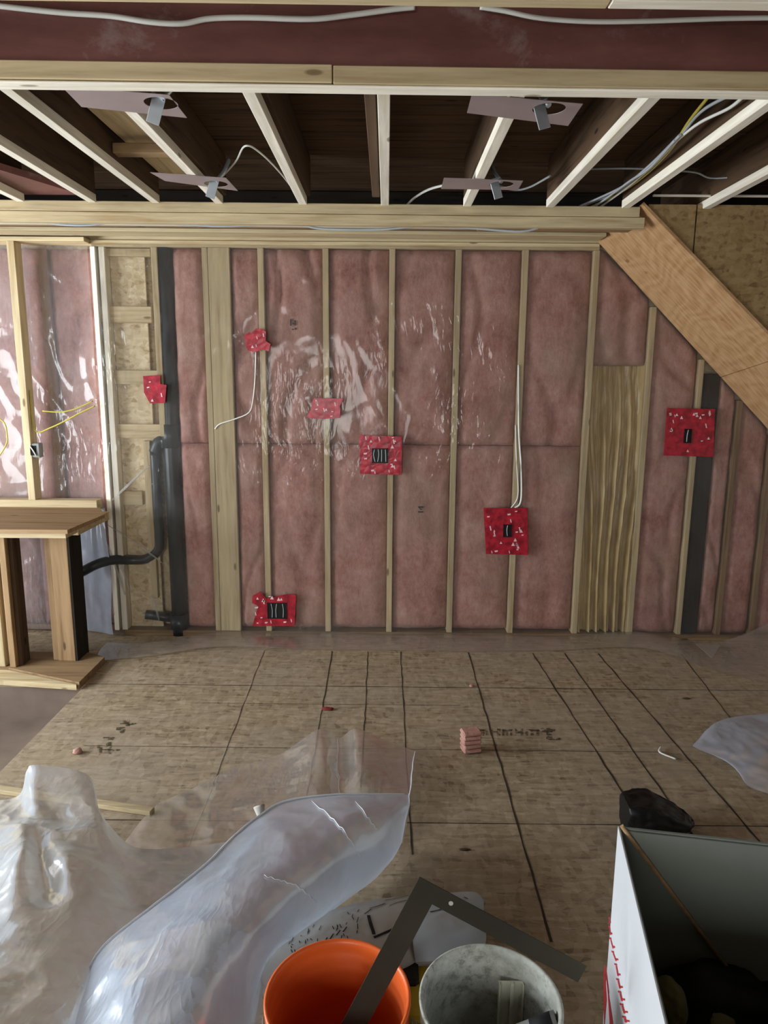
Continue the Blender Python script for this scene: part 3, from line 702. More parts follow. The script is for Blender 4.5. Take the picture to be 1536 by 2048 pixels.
plate([(300, 345), (452, 356), (476, 382), (330, 362)], (432, 368), 'smaller mauve mounting plate under the left joists, farther back')
plate([(944, 188), (1166, 208), (1136, 252), (934, 226)], (1098, 218), 'large mauve mounting plate under the right joists, nearest the beam', flip=-1)
plate([(888, 356), (1046, 362), (1036, 380), (882, 378)], (1003, 369), 'narrow mauve mounting plate under the right joists, farther back', flip=-1)
cable([onZ(x, y, 2.60) for x, y in ((812, 412), (830, 395), (860, 378), (900, 368))], .006, 'cable_white', 'white cable rising from the far ledger to the right-hand far plate')
cable([onZ(x, y, 2.62) for x, y in ((1000, 372), (1030, 380), (1060, 374), (1100, 352))], .005, 'cable_grey', 'grey cable dipping right of the far right plate')
cable([onZ(x, y, 2.62) for x, y in ((432, 366), (470, 325), (490, 292), (520, 305), (560, 345), (590, 385), (600, 410))], .004, 'cable_white', 'thin pale cord looping from the far left plate to the ledger')
# cable bundle
for i, (pts, mat, lab) in enumerate((
    (((1420, 190), (1380, 240), (1340, 300), (1290, 350), (1240, 385), (1180, 415)), 'cable_yellow', 'yellow cable in the bundle between the right joists'),
    (((1460, 190), (1400, 225), (1350, 285), (1290, 345), (1230, 385), (1170, 410)), 'cable_grey', 'grey cable in the bundle, left of the bright one'),
    (((1495, 185), (1460, 215), (1400, 245), (1355, 280), (1310, 325), (1260, 370), (1195, 418)), 'cable_white', 'bright white cable in the bundle between the right joists'),
    (((1360, 270), (1300, 330), (1250, 370), (1200, 395), (1160, 412)), 'cable_grey', 'lowest grey cable fanning out of the bundle toward the ledger'),
    (((1350, 280), (1300, 335), (1260, 362), (1215, 395), (1185, 416)), 'cable_grey', 'grey cable fanning out closest to the bright white one'))):
    cable([onZ(x, y, 2.60-.004*i) for x, y in pts], .0055, mat, lab)
cable([onZ(x, y, 2.63) for x, y in ((1180, 338), (1260, 337), (1330, 340), (1390, 345), (1420, 356), (1460, 355))], .004, 'cable_grey', 'grey cable crossing the right joist bays sideways')

# ------------------------------------------------------------------ stair over the right side
ss = empty('stair_soffit', 'sloping plywood underside of the stairs at upper right', 'stair underside', (1.8, 4.1, 1.9))
def sp(x, y):   # point on the slope
    zn = 2.56-(x-1.275)*.905; zf = 2.504-(x-1.254)*.974; t_ = (y-3.79)/(YW-.01-3.79); return Vector((x, y, zn+(zf-zn)*t_))
def panel(xa, xb, skew=0):
    bm = bmesh.new(); ps = [sp(xa, 3.79), sp(xb, 3.79), sp(xb-skew, YW-.012), sp(xa-skew, YW-.012)]
    poly_prism(bm, ps, (.009, 0, .010)); return bm
rel(ss, link('plywood_panel', panel(1.27, 2.08, .02), 'plywood')); rel(ss, link('plywood_panel', panel(2.084, 2.9, .02), 'plywood'))
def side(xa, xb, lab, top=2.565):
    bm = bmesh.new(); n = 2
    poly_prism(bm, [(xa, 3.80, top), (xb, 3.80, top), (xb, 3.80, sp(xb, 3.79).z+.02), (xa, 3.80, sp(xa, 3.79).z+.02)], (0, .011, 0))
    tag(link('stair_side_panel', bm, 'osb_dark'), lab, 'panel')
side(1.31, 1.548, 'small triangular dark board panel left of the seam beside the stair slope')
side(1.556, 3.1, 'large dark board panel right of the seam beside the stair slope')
board('ceiling_strapping', 1.30, 3.1, 3.72, 3.735, 2.585, 2.595, 'white_x', 'thin pale strip above the stair side panels', 'board')

# ------------------------------------------------------------------ floor details
bm = bmesh.new()
def line(xa, ya, xb, yb, w=.005):
    a, b = Vector((xa, ya, .0012)), Vector((xb, yb, .0012)); d = (b-a).normalized(); s = Vector((-d.y, d.x, 0))*w/2
    nn = 30; prev = None
    for i in range(nn+1):
        p = a+(b-a)*i/nn+Vector((R.uniform(-.003, .003), 0, 0)); ww = s*R.uniform(.6, 1.2)
        cur = (bm.verts.new(p-ww), bm.verts.new(p+ww))
        if prev: bm.faces.new((prev[0], cur[0], cur[1], prev[1]))
        prev = cur
for (xa, xb, w) in ((-.76, -.70, .004), (-.33, -.31, .006), (-.105, -.09, .006), (.10, .105, .007), (.527, .521, .008), (.93, 1.04, .008), (1.135, 1.19, .008), (1.345, 1.43, .008), (1.87, 1.60, .006)):
    line(xa, 4.24, xb, 1.9 if abs(xa) > .2 else 2.3, w)
line(-1.66, 3.725, 3.1, 3.715, .005); line(-1.66, 2.49, 3.1, 2.487, .004); line(-1.0, 3.5, 0.4, 3.5, .003); line(-1.4, 3.05, 1.3, 3.04, .003)
struct('trim_2', bm, 'chalk')
# stamped ink on the floor board (worn, upside-down lettering)
bm = bmesh.new()
def glyph(px0, px1, py0, py1, segs):
    for (a, b, c, d) in segs:
        q = [(px0+(px1-px0)*x, py0+(py1-py0)*y) for x, y in ((a, b), (c, b), (c, d), (a, d))]
        vs = [bm.verts.new(onZ(x, y, .0015)) for x, y in q]; bm.faces.new(vs)
Tt = [(.0, 0, 1, .3), (.35, .3, .7, 1)]; Hh = [(0, 0, .25, 1), (.7, 0, 1, 1), (.25, .4, .7, .65)]; Mm = [(0, .2, .2, 1), (.4, .2, .6, 1), (.8, .2, 1, 1), (0, .1, 1, .35)]
for i, (a, b, gph) in enumerate(((958, 975, Mm), (980, 1000, Hh), (1004, 1024, Mm), (1030, 1046, Hh), (1050, 1078, Mm))): glyph(a, b, 1457, 1471, gph)
glyph(1082, 1112, 1456, 1480, [(0, 0, .95, .35), (.35, .3, .75, 1), (.6, .8, 1.3, 1)])
for (a, b, c, d) in ((245, 260, 1440, 1452), (232, 250, 1454, 1466), (240, 272, 1446, 1450), (206, 228, 1474, 1480), (194, 204, 1490, 1510), (212, 222, 1484, 1508), (205, 240, 1498, 1502)): glyph(a, b, c, d, [(0, 0, 1, .5), (.4, .5, .9, 1)])
t = NT('floor_ink'); ff = t.ramp(t.noise(t.pos(), 40, 4, .7), [(.42, (0, 0, 0)), (.56, (1, 1, 1))])
tr = t.n('ShaderNodeBsdfTransparent'); df = t.n('ShaderNodeBsdfDiffuse'); df.inputs[0].default_value = (*srgb(92, 82, 66), 1); mx = t.n('ShaderNodeMixShader')
t.l(ff, mx.inputs[0]); t.l(tr.outputs[0], mx.inputs[1]); t.l(df.outputs[0], mx.inputs[2]); t.l(mx.outputs[0], t.out.inputs[0]); MATS['floor_ink'] = t.m
struct('trim_3', bm, 'floor_ink')
# floor litter
def lump(name, px, py, r, mat, label, cat, sz=(1, 1, 1), seed=0, amp=.25, sub=3, fl=None):
    c = onZ(px, py, 0); bm = bmesh.new(); bmesh.ops.create_icosphere(bm, subdivisions=sub, radius=1)
    for v in bm.verts:
        n = 1+amp*fbm(v.co+Vector((seed, 0, 0)), 1.6, 3); v.co = Vector((v.co.x*sz[0], v.co.y*sz[1], v.co.z*sz[2]))*r*n
    mz = min(v.co.z for v in bm.verts)
    for v in bm.verts: v.co.z = max(v.co.z-mz*.75, 0)
    o = link(name, bm, mat, smooth=True); o.location = (c.x, c.y, .0); return tag(o, label, cat)
# pink offcut: stack of torn fibreglass layers
c = onZ(941, 1503, 0); e = empty('insulation_offcut', 'small block of layered pink insulation lying on the floor', 'insulation', (c.x, c.y, 0)); bm = bmesh.new()
for k in range(5):
    box(bm, -.045+.004*R.random(), .045-.004*R.random(), -.03, .035, .004+k*.021, .004+k*.021+.019, bev=.006, mat=Matrix.Rotation(.25+R.uniform(-.05, .05), 4, 'Z'))
o = link('fibre_layers', bm, 'pink', e)
lump('insulation_scrap', 155, 1506, .018, 'pink', 'tiny pink insulation scrap on the floor near the landing edge', 'insulation', (1.2, 1, .7), 2)
lump('scrap', 655, 1420, .02, 'scrap_red', 'small dark red scrap on a chalk line in mid floor', 'scrap', (1.5, .7, .4), 3)
lump('chip', 930, 1700, .012, 'old_x', 'dark splinter on the floor in front of the square', 'scrap', (1.8, .5, .3), 4)
lump('chip', 1372, 1398, .014, 'old_x', 'small dark chip on the floor at right of mid floor', 'scrap', (1.5, .6, .3), 5)
lump('chip', 943, 1373, .012, 'pink', 'tiny pale crumb on the floor seam beyond the pink block', 'scrap', (1, 1, .6), 6)
def floor_tri(pts, mat, lab, h=.004):
    bm = bmesh.new(); poly_prism(bm, [onZ(x, y, h) for x, y in pts], (0, 0, -.003)); tag(link('paper_scrap', bm, mat), lab, 'scrap')
floor_tri([(1392, 1288), (1440, 1290), (1424, 1316)], 'paper', 'pale triangular scrap on the floor below the dark post', .02)
floor_tri([(1456, 1300), (1480, 1326), (1450, 1324)], 'khaki', 'dull triangular scrap beside the pale triangle near the wall', .02)
bm = bmesh.new(); tube(bm, smooth_path([onZ(1322, 1494, .012), onZ(1318, 1502, .01), onZ(1326, 1508, .008), onZ(1352, 1518, .006)], 5), .004, 6); tag(link('plastic_strip', bm, 'cable_white'), 'curled white plastic strip on the floor at right', 'scrap')
# lath sticks
def stick(a, b, w, h, mat, lab):
    A, B = onZ(*a, 0), onZ(*b, 0); d = (B-A); L = d.length; ang = math.atan2(d.y, d.x); bm = bmesh.new(); box(bm, 0, L, -w/2, w/2, 0.001, h, bev=.002)
    o = link('wood_strip', bm, mat); o.location = A; o.rotation_euler = (0, 0, ang); tag(o, lab, 'board')
stick((-60, 1575), (305, 1628), .035, .02, 'pine_x', 'pine lath lying on the floor partly under the plastic at left')
# black bag beyond the box
def blob(rows_, name, mat, label, cat, nu=40, nv=24, wr=.01, seed=0):
    bm, _ = patch(rows_, nu, nv, wr, 9, seed, .8); o = link(name, bm, mat, smooth=True); return tag(o, label, cat)
c = onZ(1312, 1668, 0)
bm = bmesh.new(); bmesh.ops.create_icosphere(bm, subdivisions=5, radius=1)
for v in bm.verts:
    q = v.co.copy(); n = 1+.10*fbm(q, 1.5, 3)+.05*ridg(q, 3.2)
    x, y, z = q.x*.15*n, q.y*.09*n, q.z*.085*(1+.2*ridg(q, 2.2))
    x = max(-.118, x); z = min(max(z, -.07)+.07, .118-.03*max(0, x)/.1+.01*noise.noise(q*4)); z *= (1.0-.35*max(-.15, min(1, x/.15))); v.co = (x, y, z)
o = link('bin_bag', bm, 'black_plastic', smooth=True); o.location = (c.x+.0, c.y+.03, .0); tag(o, 'crumpled black bag on the floor just behind the white box', 'bag')

# ------------------------------------------------------------------ loose plastic sheeting in front
def ext(r, dh=0): return r
A = [[(-120, 1600, .14), (-20, 1602, .14), (38, 1590, .15), (52, 1542, .20), (75, 1530, .22), (175, 1552, .18), (203, 1625, .10), (262, 1690, .05), (360, 1695, .03), (470, 1680, .02)],
     [(-120, 1650, .2), (-20, 1640, .18), (40, 1625, .17), (75, 1625, .20), (120, 1640, .18), (190, 1640, .17), (235, 1700, .12), (300, 1740, .08), (390, 1735, .05), (500, 1715, .03)],
     [(-120, 1740, .26), (-20, 1730, .24), (40, 1700, .30), (80, 1720, .22), (135, 1735, .28), (200, 1745, .20), (260, 1790, .14), (330, 1800, .11), (410, 1780, .09), (520, 1760, .05)],
     [(-140, 1840, .30), (-30, 1830, .28), (30, 1810, .31), (90, 1820, .28), (150, 1830, .27), (220, 1850, .22), (280, 1870, .18), (350, 1860, .16), (430, 1840, .12), (530, 1820, .08)],
     [(-160, 1960, .33), (-40, 1950, .33), (40, 1940, .31), (100, 1940, .30), (160, 1950, .27), (220, 1960, .23), (290, 1960, .2), (360, 1950, .18), (440, 1930, .14), (530, 1910, .1)],
     [(-200, 2120, .34), (-60, 2110, .34), (30, 2100, .32), (100, 2100, .30), (160, 2100, .25), (230, 2100, .2), (300, 2090, .18), (370, 2080, .16), (440, 2060, .12), (520, 2040, .08)],
     [(-240, 2350, .30), (-80, 2350, .30), (20, 2340, .28), (90, 2330, .26), (160, 2320, .2), (230, 2320, .15), (300, 2300, .12), (370, 2300, .1), (440, 2290, .08), (510, 2270, .05)]]
plain('film_glint', srgb(232, 238, 244), .3, spec=.6, var=.02)  # near-white colour paints highlights on film edges and creases
sheet = empty('plastic_sheeting', 'heap of loose milky plastic sheeting at lower left of the floor', 'plastic sheet', (-1.0, 1.9, 0))
bm, _ = patch(A, 170, 170, .028, 5, 3, 1.0); rel(sheet, link('heaped_film', bm, 'film_pile', smooth=True))
B = [[(30, 2250, .24), (135, 2050, .24), (195, 1908, .25), (300, 1815, .26), (400, 1735, .25), (508, 1642, .22), (565, 1606, .20), (650, 1592, .19), (740, 1590, .17), (818, 1590, .14)],
     [(150, 2280, .33), (250, 2080, .34), (300, 1955, .35), (385, 1860, .36), (470, 1780, .34), (560, 1710, .31), (620, 1670, .27), (690, 1640, .24), (760, 1630, .19), (819, 1612, .13)],
     [(290, 2280, .32), (370, 2090, .34), (410, 1985, .35), (475, 1890, .35), (540, 1820, .32), (610, 1762, .28), (660, 1722, .25), (720, 1692, .2), (775, 1670, .15), (813, 1642, .10)],
     [(420, 2280, .2), (460, 2100, .21), (485, 2000, .22), (525, 1915, .23), (580, 1862, .2), (640, 1812, .16), (690, 1780, .12), (740, 1745, .1), (783, 1712, .07), (806, 1682, .05)],
     [(490, 2290, .02), (505, 2130, .02), (515, 2020, .03), (540, 1925, .03), (595, 1868, .03), (650, 1832, .03), (700, 1796, .03), (745, 1760, .02), (785, 1720, .02), (803, 1690, .02)]]
sheet2 = empty('plastic_sheeting', 'long bluish milky plastic fold rising toward mid floor beside the orange bucket', 'plastic sheet', (-.5, 2.0, 0))
bm, Bp = patch(B, 180, 110, .02, 4, 8, .8); rel(sheet2, link('folded_film', bm, 'film_milky', smooth=True))
def crease(P, path, r_, parent, name='crease'):  # pale tube standing in for a bright glint along the film
    pts = []
    for k in range(len(path)-1):
        for q in range(14):
            f = q/14; u = path[k][0]*(1-f)+path[k+1][0]*f; v = path[k][1]*(1-f)+path[k+1][1]*f
            pts.append(P[min(len(P)-1, int(v*(len(P)-1)))][min(len(P[0])-1, int(u*(len(P[0])-1)))]+Vector((0, 0, .0035)))
    bm = bmesh.new(); n_ = len(pts); tube(bm, pts, [r_*(.35+.65*math.sin(math.pi*(i+.5)/n_)) for i in range(n_)], 6); rel(parent, link(name, bm, 'film_glint'))
crease(Bp, [(.15, .0), (.4, .0), (.6, .0), (.8, 0), (1, 0)], .0035, sheet2, 'film_glint')
crease(Bp, [(1, .0), (1, .3), (1, .6), (1, 1)], .003, sheet2, 'film_glint')
crease(Bp, [(.74, .06), (.755, .3), (.77, .62)], .0018, sheet2); crease(Bp, [(.84, .12), (.845, .3), (.86, .45)], .0016, sheet2)
crease(Bp, [(.5, .3), (.53, .5), (.55, .7)], .0014, sheet2); crease(Bp, [(.2, .3), (.27, .32), (.36, .34)], .0018, sheet2); crease(Bp, [(.62, .6), (.65, .72), (.67, .85)], .0012, sheet2)
Cc = [[(315, 1606, .006), (400, 1570, .01), (470, 1535, .02), (560, 1508, .05), (640, 1458, .12), (680, 1476, .05), (712, 1458, .13), (775, 1482, .08), (832, 1504, .06)],
      [(262, 1668, .006), (400, 1640, .01), (470, 1605, .02), (560, 1570, .04), (645, 1530, .10), (678, 1545, .04), (722, 1535, .09), (780, 1545, .06), (824, 1560, .05)],
      [(240, 1712, .006), (400, 1710, .01), (480, 1680, .02), (570, 1640, .04), (645, 1605, .06), (685, 1610, .04), (730, 1605, .05), (780, 1610, .05), (819, 1615, .04)],
      [(300, 1800, .006), (400, 1780, .01), (490, 1750, .02), (580, 1715, .02), (645, 1690, .03), (690, 1680, .02), (730, 1680, .02), (780, 1685, .02), (806, 1690, .01)]]
bm, Cp = patch(Cc, 120, 60, .012, 8, 5, .8); o = empty('plastic_sheet', 'thin clear plastic flap lying beyond the bluish fold in mid floor', 'plastic sheet', tuple(onZ(650, 1600, 0))); rel(o, link('flap', bm, 'film_thin', smooth=True))
crease(Cp, [(.999, 0), (.999, .35), (.999, .75)], .003, o, 'film_glint'); crease(Cp, [(.62, .0), (.625, .4), (.62, .7)], .0014, o); crease(Cp, [(.78, .02), (.82, .06), (.78, .3)], .0014, o)
Dd = [[(1385, 1492, .006), (1425, 1450, .01), (1480, 1432, .02), (1600, 1425, .03)], [(1400, 1500, .008), (1440, 1480, .02), (1500, 1470, .035), (1600, 1465, .04)],
      [(1430, 1512, .01), (1470, 1520, .02), (1520, 1530, .03), (1600, 1530, .03)], [(1470, 1530, .004), (1495, 1570, .01), (1535, 1588, .01), (1600, 1610, .01)]]
bm, _ = patch(Dd, 60, 40, .015, 8, 6, .8); tag(link('plastic_sheet', bm, 'film_milky', smooth=True), 'small milky plastic sheet on the floor at the right edge', 'plastic sheet')
p = onZ(528, 1660, .02); bm = bmesh.new(); a_ = onZ(518, 1612, .10)
tube(bm, [a_, (a_+p)/2, p], [.022, .012, .004], 12); tag(link('plastic_curl', bm, 'paper', smooth=True), 'small white cone-shaped curl of film left of the bluish fold', 'scrap')

# ------------------------------------------------------------------ buckets
def lathe(bm, prof, cx, cy, seg=72, mi=0):
    rings = [[bm.verts.new((cx+r*math.cos(2*math.pi*k/seg), cy+r*math.sin(2*math.pi*k/seg), z)) for k in range(seg)] for r, z in prof]
    for i in range(len(rings)-1):
        for k in range(seg):
            f = bm.faces.new((rings[i][k], rings[i][(k+1) % seg], rings[i+1][(k+1) % seg], rings[i+1][k])); f.smooth = True; f.material_index = mi
    return rings
def bucket(cx, cy, Rr, hh, mat, label, handle='galv'):
    e = empty('bucket', label, 'bucket', (cx, cy, 0)); bm = bmesh.new(); rb = Rr*.86
    ro = lambda z: rb+(Rr-.008-rb)*z/hh
    prof = [(0.001, .003), (rb-.004, .003), (rb, .008)]
    for z in (.1, .2): prof.append((ro(z), z))
    for z in (hh-.085, hh-.055, hh-.03):
        prof += [(ro(z), z-.002), (ro(z)+.007, z), (ro(z)+.007, z+.003), (ro(z), z+.005)]
    prof += [(Rr-.004, hh-.012), (Rr, hh-.01), (Rr+.0, hh-.002), (Rr-.003, hh), (Rr-.007, hh-.001)]
    prof += [(Rr-.010, hh-.008), (ro(hh-.02)-.003, hh-.02), (ro(hh-.035)-.001, hh-.035), (ro(hh-.045)-.005, hh-.04), (ro(hh-.06)-.001, hh-.06), (ro(hh-.07)-.006, hh-.066), (ro(hh-.09)-.002, hh-.09), (ro(hh-.1)-.006, hh-.1), (ro(.2)-.004, .2), (ro(.02)-.004, .014), (.001, .012)]
    lathe(bm, prof, cx, cy); rel(e, link('body', bm, mat))
    bm = bmesh.new(); pts = []
    for k in range(25):   # bail resting down against the near side
        a_ = math.pi*k/24; rr = Rr+.004
        pts.append((cx-rr*math.cos(a_), cy-rr*math.sin(a_)*1.0, hh-.06-.12*math.sin(a_)))
    tube(bm, pts, .0025, 6); rel(e, link('bail_handle', bm, handle))
    return e
bucket(-.0966, 1.334, .1607, .37, 'orange_plastic', 'bright orange bucket at the bottom of the photo with a square standing in it')
bucket(.2372, 1.3264, .1558, .37, 'bucket_grey', 'dirty pale grey bucket right of the orange bucket')
# things in the grey bucket
def lean(name, a, b, w, th, mat, label, cat, prof='box'):
    a, b = Vector(a), Vector(b); d = (b-a); L = d.length; zq = d.to_track_quat('Z', 'Y').to_matrix().to_4x4(); bm = bmesh.new()
    if prof == 'box': box(bm, -w/2, w/2, -th/2, th/2, 0, L, bev=.001)
    elif prof == 'channel':
        box(bm, -w/2, w/2, -.0015, .0015, 0, L); box(bm, -w/2, -w/2+.003, -th, 0, 0, L); box(bm, w/2-.003, w/2, -th, 0, 0, L); box(bm, -.004, .004, -th*.6, 0, 0, L)
    for v in bm.verts: v.co = Matrix.Translation(a) @ zq @ v.co
    return tag(link(name, bm, mat), label, cat)
T0 = onZ(1022, 1963, .31)
bm = bmesh.new(); w_ = .029
box(bm, -w_, w_, 0, .0025, .016, .31); box(bm, -w_, -w_+.003, -.012, 0, .016, .31); box(bm, w_-.003, w_, -.012, 0, .016, .31); box(bm, -.002, .006, -.008, 0, .016, .31)
o = link('plastic_channel', bm, 'pale_plastic'); o.location = (T0.x, T0.y, 0); tag(o, 'pale ribbed plastic channel standing in the grey bucket', 'channel')
g0, g1 = onZ(1040, 2075, .30), onZ(1116, 2046, .335)
e = empty('caulk_tube', 'grey tube with a black label lying in the grey bucket', 'tube', tuple(g0)); bm = bmesh.new()
tube(bm, [g0, g1], .025, 20); rel(e, link('tube_body', bm, 'grey_plastic'))
bm = bmesh.new(); tube(bm, [g0.lerp(g1, .35), g0.lerp(g1, .9)], .0256, 20); rel(e, link('label_wrap', bm, 'ink'))
# framing square: corner K, heel of the blade on the orange bucket's bottom, tongue square to it
k0, k1, k2 = (839, 1753), (682, 2048), (1150, 1919)
best = None
for ia in range(60):
    K = O+ray(*k0)*(1.45+.005*ia)
    for k in range(1200):
        py = 2048+(k//4)*2; px = k0[0]+(k1[0]-k0[0])*(py-k0[1])/(k1[1]-k0[1]); q = onZ(px, py, (.018, .05, .09, .13)[k % 4])
        if (Vector((q.x, q.y))-Vector((-.0966, 1.334))).length > .128: continue
        sc_ = abs((K-q).length-.58)*.15
        if sc_ < .01:
            rr_ = K+(q-K)*((K.z-.37)/(K.z-q.z)); rad = (Vector((rr_.x+.04, rr_.y))-Vector((-.0966, 1.334))).length
            sc_ += max(0, rad-.135)*3
            if best is None or sc_ < best[0]: best = (sc_, q.copy(), K.copy(), rad)
_, qb, K, _r = best
dv = (K-qb).normalized(); nt = ray(*k0).cross(ray(*k2)).normalized(); tv = dv.cross(nt).normalized()
if tv.x < 0: tv = -tv
pn = tv.cross(dv).normalized()
bm = bmesh.new(); w1, w2, th = .0508, .040, .0025
def sq(a, b, c, d):   # rectangle in (tongue, blade-down) coordinates from the outer corner
    ps = [K+tv*x-dv*y for x, y in ((a, c), (b, c), (b, d), (a, d))]; poly_prism(bm, ps, pn*th)
sq(0, w1, 0, .60); sq(w1, .40, 0, w2)
fs_ = empty('framing_square', 'dark rusty steel framing square standing corner-up in the orange bucket', 'square', tuple(qb))
rel(fs_, link('blade_and_tongue', bm, 'dark_steel'))
bm = bmesh.new(); hc = K+tv*.085-dv*.018
for s in (-1, 1):
    c0 = hc+pn*(th/2+s*(th/2+.0006)); tube(bm, [c0, c0+pn*s*.0004], .005, 14)
rel(fs_, link('hanging_hole', bm, 'paper'))
print('SQUARE', best, K, K+tv*.4)

# ------------------------------------------------------------------ bags behind the buckets
def strokes(pts, uvs, w, name, parent, mat='ink'):
    bm = bmesh.new(); nv, nu = len(pts)-1, len(pts[0])-1
    def at(u, v):
        i, j = min(nu-1, max(0, int(u*nu))), min(nv-1, max(0, int(v*nv))); a, b, c = pts[j][i], pts[j][i+1], pts[j+1][i]
        n = (b-a).cross(c-a).normalized(); n = n if n.z > 0 else -n
        fu, fv = u*nu-i, v*nv-j; return a+(b-a)*fu+(c-a)*fv+n*.0025, n
    for st_ in uvs:
        ww = w
        if isinstance(st_[0], (int, float)): ww = st_[0]; st_ = st_[1]
        prev = None
        for k in range(len(st_)-1):
            for q in range(9):
                f = q/8; u = st_[k][0]*(1-f)+st_[k+1][0]*f; v = st_[k][1]*(1-f)+st_[k+1][1]*f
                p, n = at(u, v); p2, _ = at(min(.999, u+.01*(st_[k+1][0]-st_[k][0])/max(.01, abs(st_[k+1][0]-st_[k][0])+abs(st_[k+1][1]-st_[k][1]))), min(.999, v+.01*(st_[k+1][1]-st_[k][1])/max(.01, abs(st_[k+1][0]-st_[k][0])+abs(st_[k+1][1]-st_[k][1]))))
                d = (p2-p); s_ = (d.cross(n).normalized() if d.length > 1e-6 else Vector((1, 0, 0)))*ww/2
                cur = (bm.verts.new(p-s_), bm.verts.new(p+s_))
                if prev: bm.faces.new((prev[0], cur[0], cur[1], prev[1]))
                prev = cur
            prev = None
    o = link(name, bm, mat); rel(parent, o); return o
Pg = [[(525, 1885, .03), (600, 1850, .05), (690, 1812, .06), (790, 1794, .05), (870, 1788, .03)],
      [(520, 1915, .08), (600, 1880, .11), (690, 1845, .12), (790, 1830, .11), (880, 1822, .05)],
      [(520, 1950, .10), (600, 1920, .13), (690, 1890, .14), (790, 1880, .12), (880, 1870, .06)],
      [(530, 2010, .07), (600, 1975, .11), (690, 1945, .12), (790, 1935, .08), (870, 1920, .04)],
      [(540, 2030, .01), (600, 2010, .02), (700, 1985, .02), (790, 1960, .02), (860, 1940, .01)]]
e = empty('paper_bag', 'whitish printed paper bag lying behind the orange bucket', 'bag', (-.1, 1.7, 0))
bm, pts = patch(Pg, 70, 50, .01, 10, 4, .5); rel(e, link('bag_body', bm, 'paper', smooth=True))
marks = [(.010, [(.62, .22), (.645, .44)]), (.008, [(.645, .47), (.80, .36)]), (.004, [(.62, .14), (.70, .10)]), (.004, [(.60, .2), (.63, .15)]), (.003, [(.7, .06), (.9, .0)]), (.003, [(.72, .13), (.86, .09)])]
for k in range(34):
    u = .2+.42*R.random(); v = .12+.40*R.random()*(.6+.4*u); marks.append((.0025, [(u, v), (u+R.uniform(-.012, .012), v+R.uniform(.02, .07))]))
for k in range(10):
    u = .25+.05*k; marks.append((.004, [(u*.7, .55-.02*k), (u*.7+.02, .50-.02*k)]))
strokes(pts, marks[:2], .008, 'bold_mark', e); strokes(pts, marks[2:], .003, 'print', e)
Bg = [[(850, 1792, .03), (895, 1786, .05), (948, 1784, .04), (966, 1800, .02)], [(835, 1830, .09), (885, 1820, .11), (945, 1815, .09), (968, 1830, .02)],
      [(825, 1880, .11), (880, 1865, .13), (940, 1860, .10), (972, 1868, .02)], [(830, 1925, .07), (880, 1920, .08), (930, 1910, .05), (968, 1905, .01)]]
e = empty('plastic_bag', 'bluish-white bag with black print inside the angle of the square', 'bag', (.18, 1.75, 0))
bm, pts = patch(Bg, 50, 50, .014, 9, 9, .7); rel(e, link('bag_body', bm, 'blue_white', smooth=True))
strokes(pts, [(.006, [(.18, .32), (.38, .30), (.5, .36)]), (.004, [(.4, .1), (.5, .25)]), (.006, [(.55, .16), (.6, .2)]), (.003, [(.62, .3), (.7, .34)]), (.003, [(.4, .2), (.46, .14), (.52, .2)])], .004, 'print', e)
c = onZ(830, 1955, .04); bm = bmesh.new(); box(bm, c.x-.05, c.x+.05, c.y-.12, c.y+.04, .002, .05, bev=.012)
e = empty('level_tool', 'yellow and black tool on the floor between the two buckets', 'tool', (c.x, c.y, 0)); rel(e, link('tool_body', bm, 'yellow_tub'))
bm = bmesh.new(); box(bm, c.x-.054, c.x+.01, c.y-.04, c.y+.07, .004, .065, bev=.01); rel(e, link('grip', bm, 'rubbish_black'))

# ------------------------------------------------------------------ white carton at lower right
hz = .65; Ac = onZ(1236, 1652, hz); d1 = (onZ(1330, 2048, hz)-Ac); d1.z = 0; d1.normalize(); d2 = Vector((-d1.y, d1.x, 0))
if d2.x < 0: d2 = -d2
bx = empty('carton', 'tall open white box with red print at lower right corner', 'box', (Ac.x, Ac.y, 0))
def cw(s0, s1, t0, t1, z0, z1, mats, name):   # s along d1 (toward the camera), t along d2
    bm = bmesh.new(); c4 = [Ac+d1*s+d2*t_ for s, t_ in ((s0, t0), (s1, t0), (s1, t1), (s0, t1))]
    poly_prism(bm, [Vector((p.x, p.y, z0)) for p in c4], (0, 0, z1-z0)); return rel(bx, link(name, bm, mats))
L1, L2, th = .66, .58, .006
cw(0, L1, 0, th*.5, 0, hz, 'box_white', 'side_wall'); cw(0, L1, th*.5, th, 0, hz-.002, 'box_inside', 'wall_liner')
cw(0, th, th, L2, 0, hz, 'box_inside', 'end_wall'); cw(L1-th, L1, th, L2, 0, hz, 'box_inside', 'end_wall')
cw(th, L1-th, L2-th, L2, 0, hz, 'box_inside', 'side_wall'); cw(th, L1-th, th, L2-th, .0, .006, 'box_inside', 'box_bottom')
# red print on the outer side
bm = bmesh.new(); nrm = -d2; P0_ = Ac-d2*.001
def onside(px, py): return onP(px, py, P0_, nrm)
def rq(q): bm.faces.new([bm.verts.new(onside(x, y)) for x, y in q])
txt = [(1219, 1833), (1219, 1850), (1221, 1873), (1226, 1900), (1232, 1925), (1236, 1955), (1240, 1980), (1244, 2005), (1249, 2030), (1252, 2048)]
for i in range(len(txt)-1):
    (x0, y0), (x1, y1) = txt[i], txt[i+1]; w_ = 2.0+i*.45
    rq([(x0-w_, y0+1), (x0+w_*.3, y0+2), (x0+w_*.5, y0+6), (x0-w_*.8, y0+5)])
    rq([(x0-w_*.3, y0+6), (x0+w_*.4, y0+6), (x1+w_*.3, y1-3), (x1-w_*.4, y1-3)])
    rq([(x1-w_*.2, y1-9), (x1+w_*1.1, y1-8), (x1+w_*1.2, y1-4), (x1-w_*.1, y1-5)])
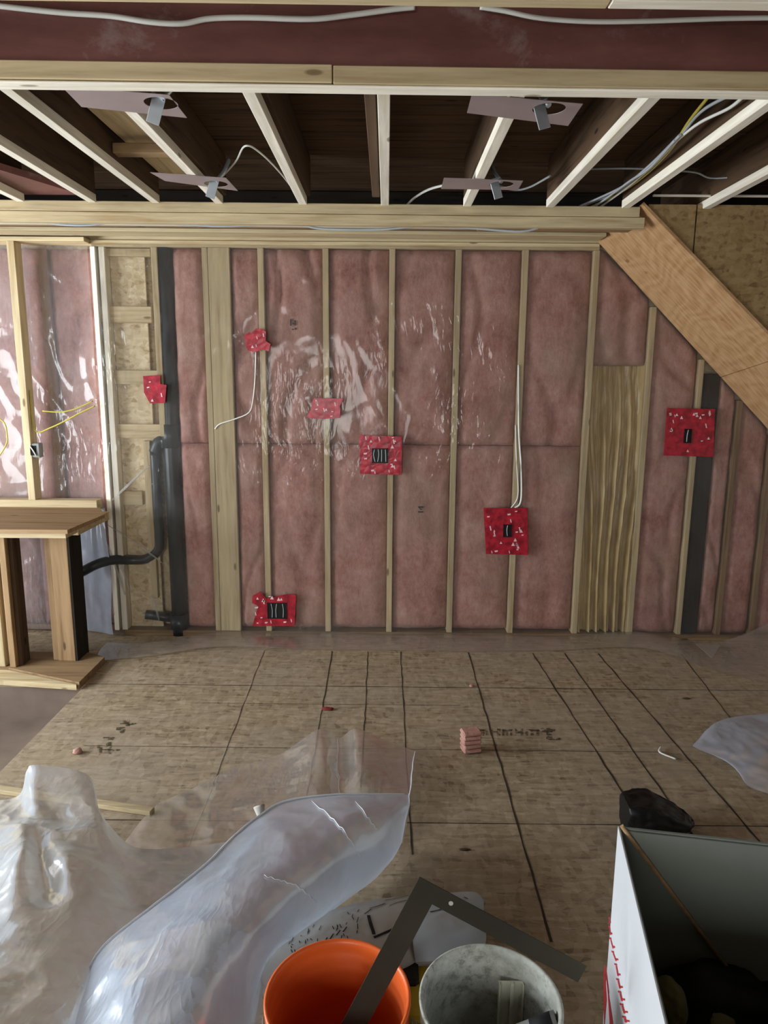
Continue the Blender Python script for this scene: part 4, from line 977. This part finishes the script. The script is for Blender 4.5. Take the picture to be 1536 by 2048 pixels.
rel(bx, link('red_lettering', bm, 'red_ink')); bm = bmesh.new()
rq([(1209, 1928), (1212, 1935), (1218, 1985), (1216, 1990)]); rq([(1207, 1945), (1209, 1930), (1213, 2000), (1208, 2060)]); rq([(1213, 1950), (1217, 1985), (1228, 2060), (1220, 2060)])
rel(bx, link('red_triangle', bm, 'red_ink'))
# inner flap folded down diagonally, with the pale stick along it
Pf = Ac+d1*(th+.004); nf = -d1
bm = bmesh.new(); fl = [onP(x, y, Pf+Vector((0, 0, 0)), d1) for x, y in ((1245, 1656), (1700, 1708), (1700, 2150), (1500, 1990))]
fl = [Vector((p.x, p.y, max(.05, min(hz-.003, p.z)))) for p in fl]
poly_prism(bm, fl, d1*.004); rel(bx, link('inner_flap', bm, 'box_inside'))
s0 = onP(1243, 1658, Pf+d1*.012, d1); s1 = onP(1500, 1996, Pf+d1*.012, d1)
bm = bmesh.new(); tube(bm, [s0+Vector((0, 0, .008)), s1], .006, 4); tag(link('wood_stick', bm, 'tan_x'), 'thin wooden stick leaning diagonally inside the white box', 'stick')
# rubbish in the box
def inlump(px, py, z, r, sz, mat, name, label, cat, seed):
    c = onZ(px, py, z); bm = bmesh.new(); bmesh.ops.create_icosphere(bm, subdivisions=4, radius=r)
    for v in bm.verts:
        n = 1+.22*fbm(v.co/r+Vector((seed, 0, 0)), 1.4, 3); v.co = Vector((v.co.x*sz[0], v.co.y*sz[1], v.co.z*sz[2]))*n
    o = link(name, bm, mat, smooth=True); o.location = c; tag(o, label, cat)
inlump(1430, 2010, .27, .11, (1.25, .8, .8), 'rubbish_black', 'rubbish_bag', 'black crumpled rubbish filling the bottom of the white box', 'bag', 1)
inlump(1338, 2005, .33, .045, (.75, 1.1, 1.1), 'khaki', 'rag', 'khaki rag against the left inner side of the white box', 'rag', 3)
inlump(1530, 2020, .22, .09, (1, 1, .8), 'rubbish_black', 'rubbish_bag', 'second dark bag in the right part of the white box', 'bag', 5)
inlump(1445, 2046, .33, .02, (1.3, 1, .8), 'khaki', 'scrap', 'small tan scrap lying on the black rubbish in the box', 'scrap', 8)
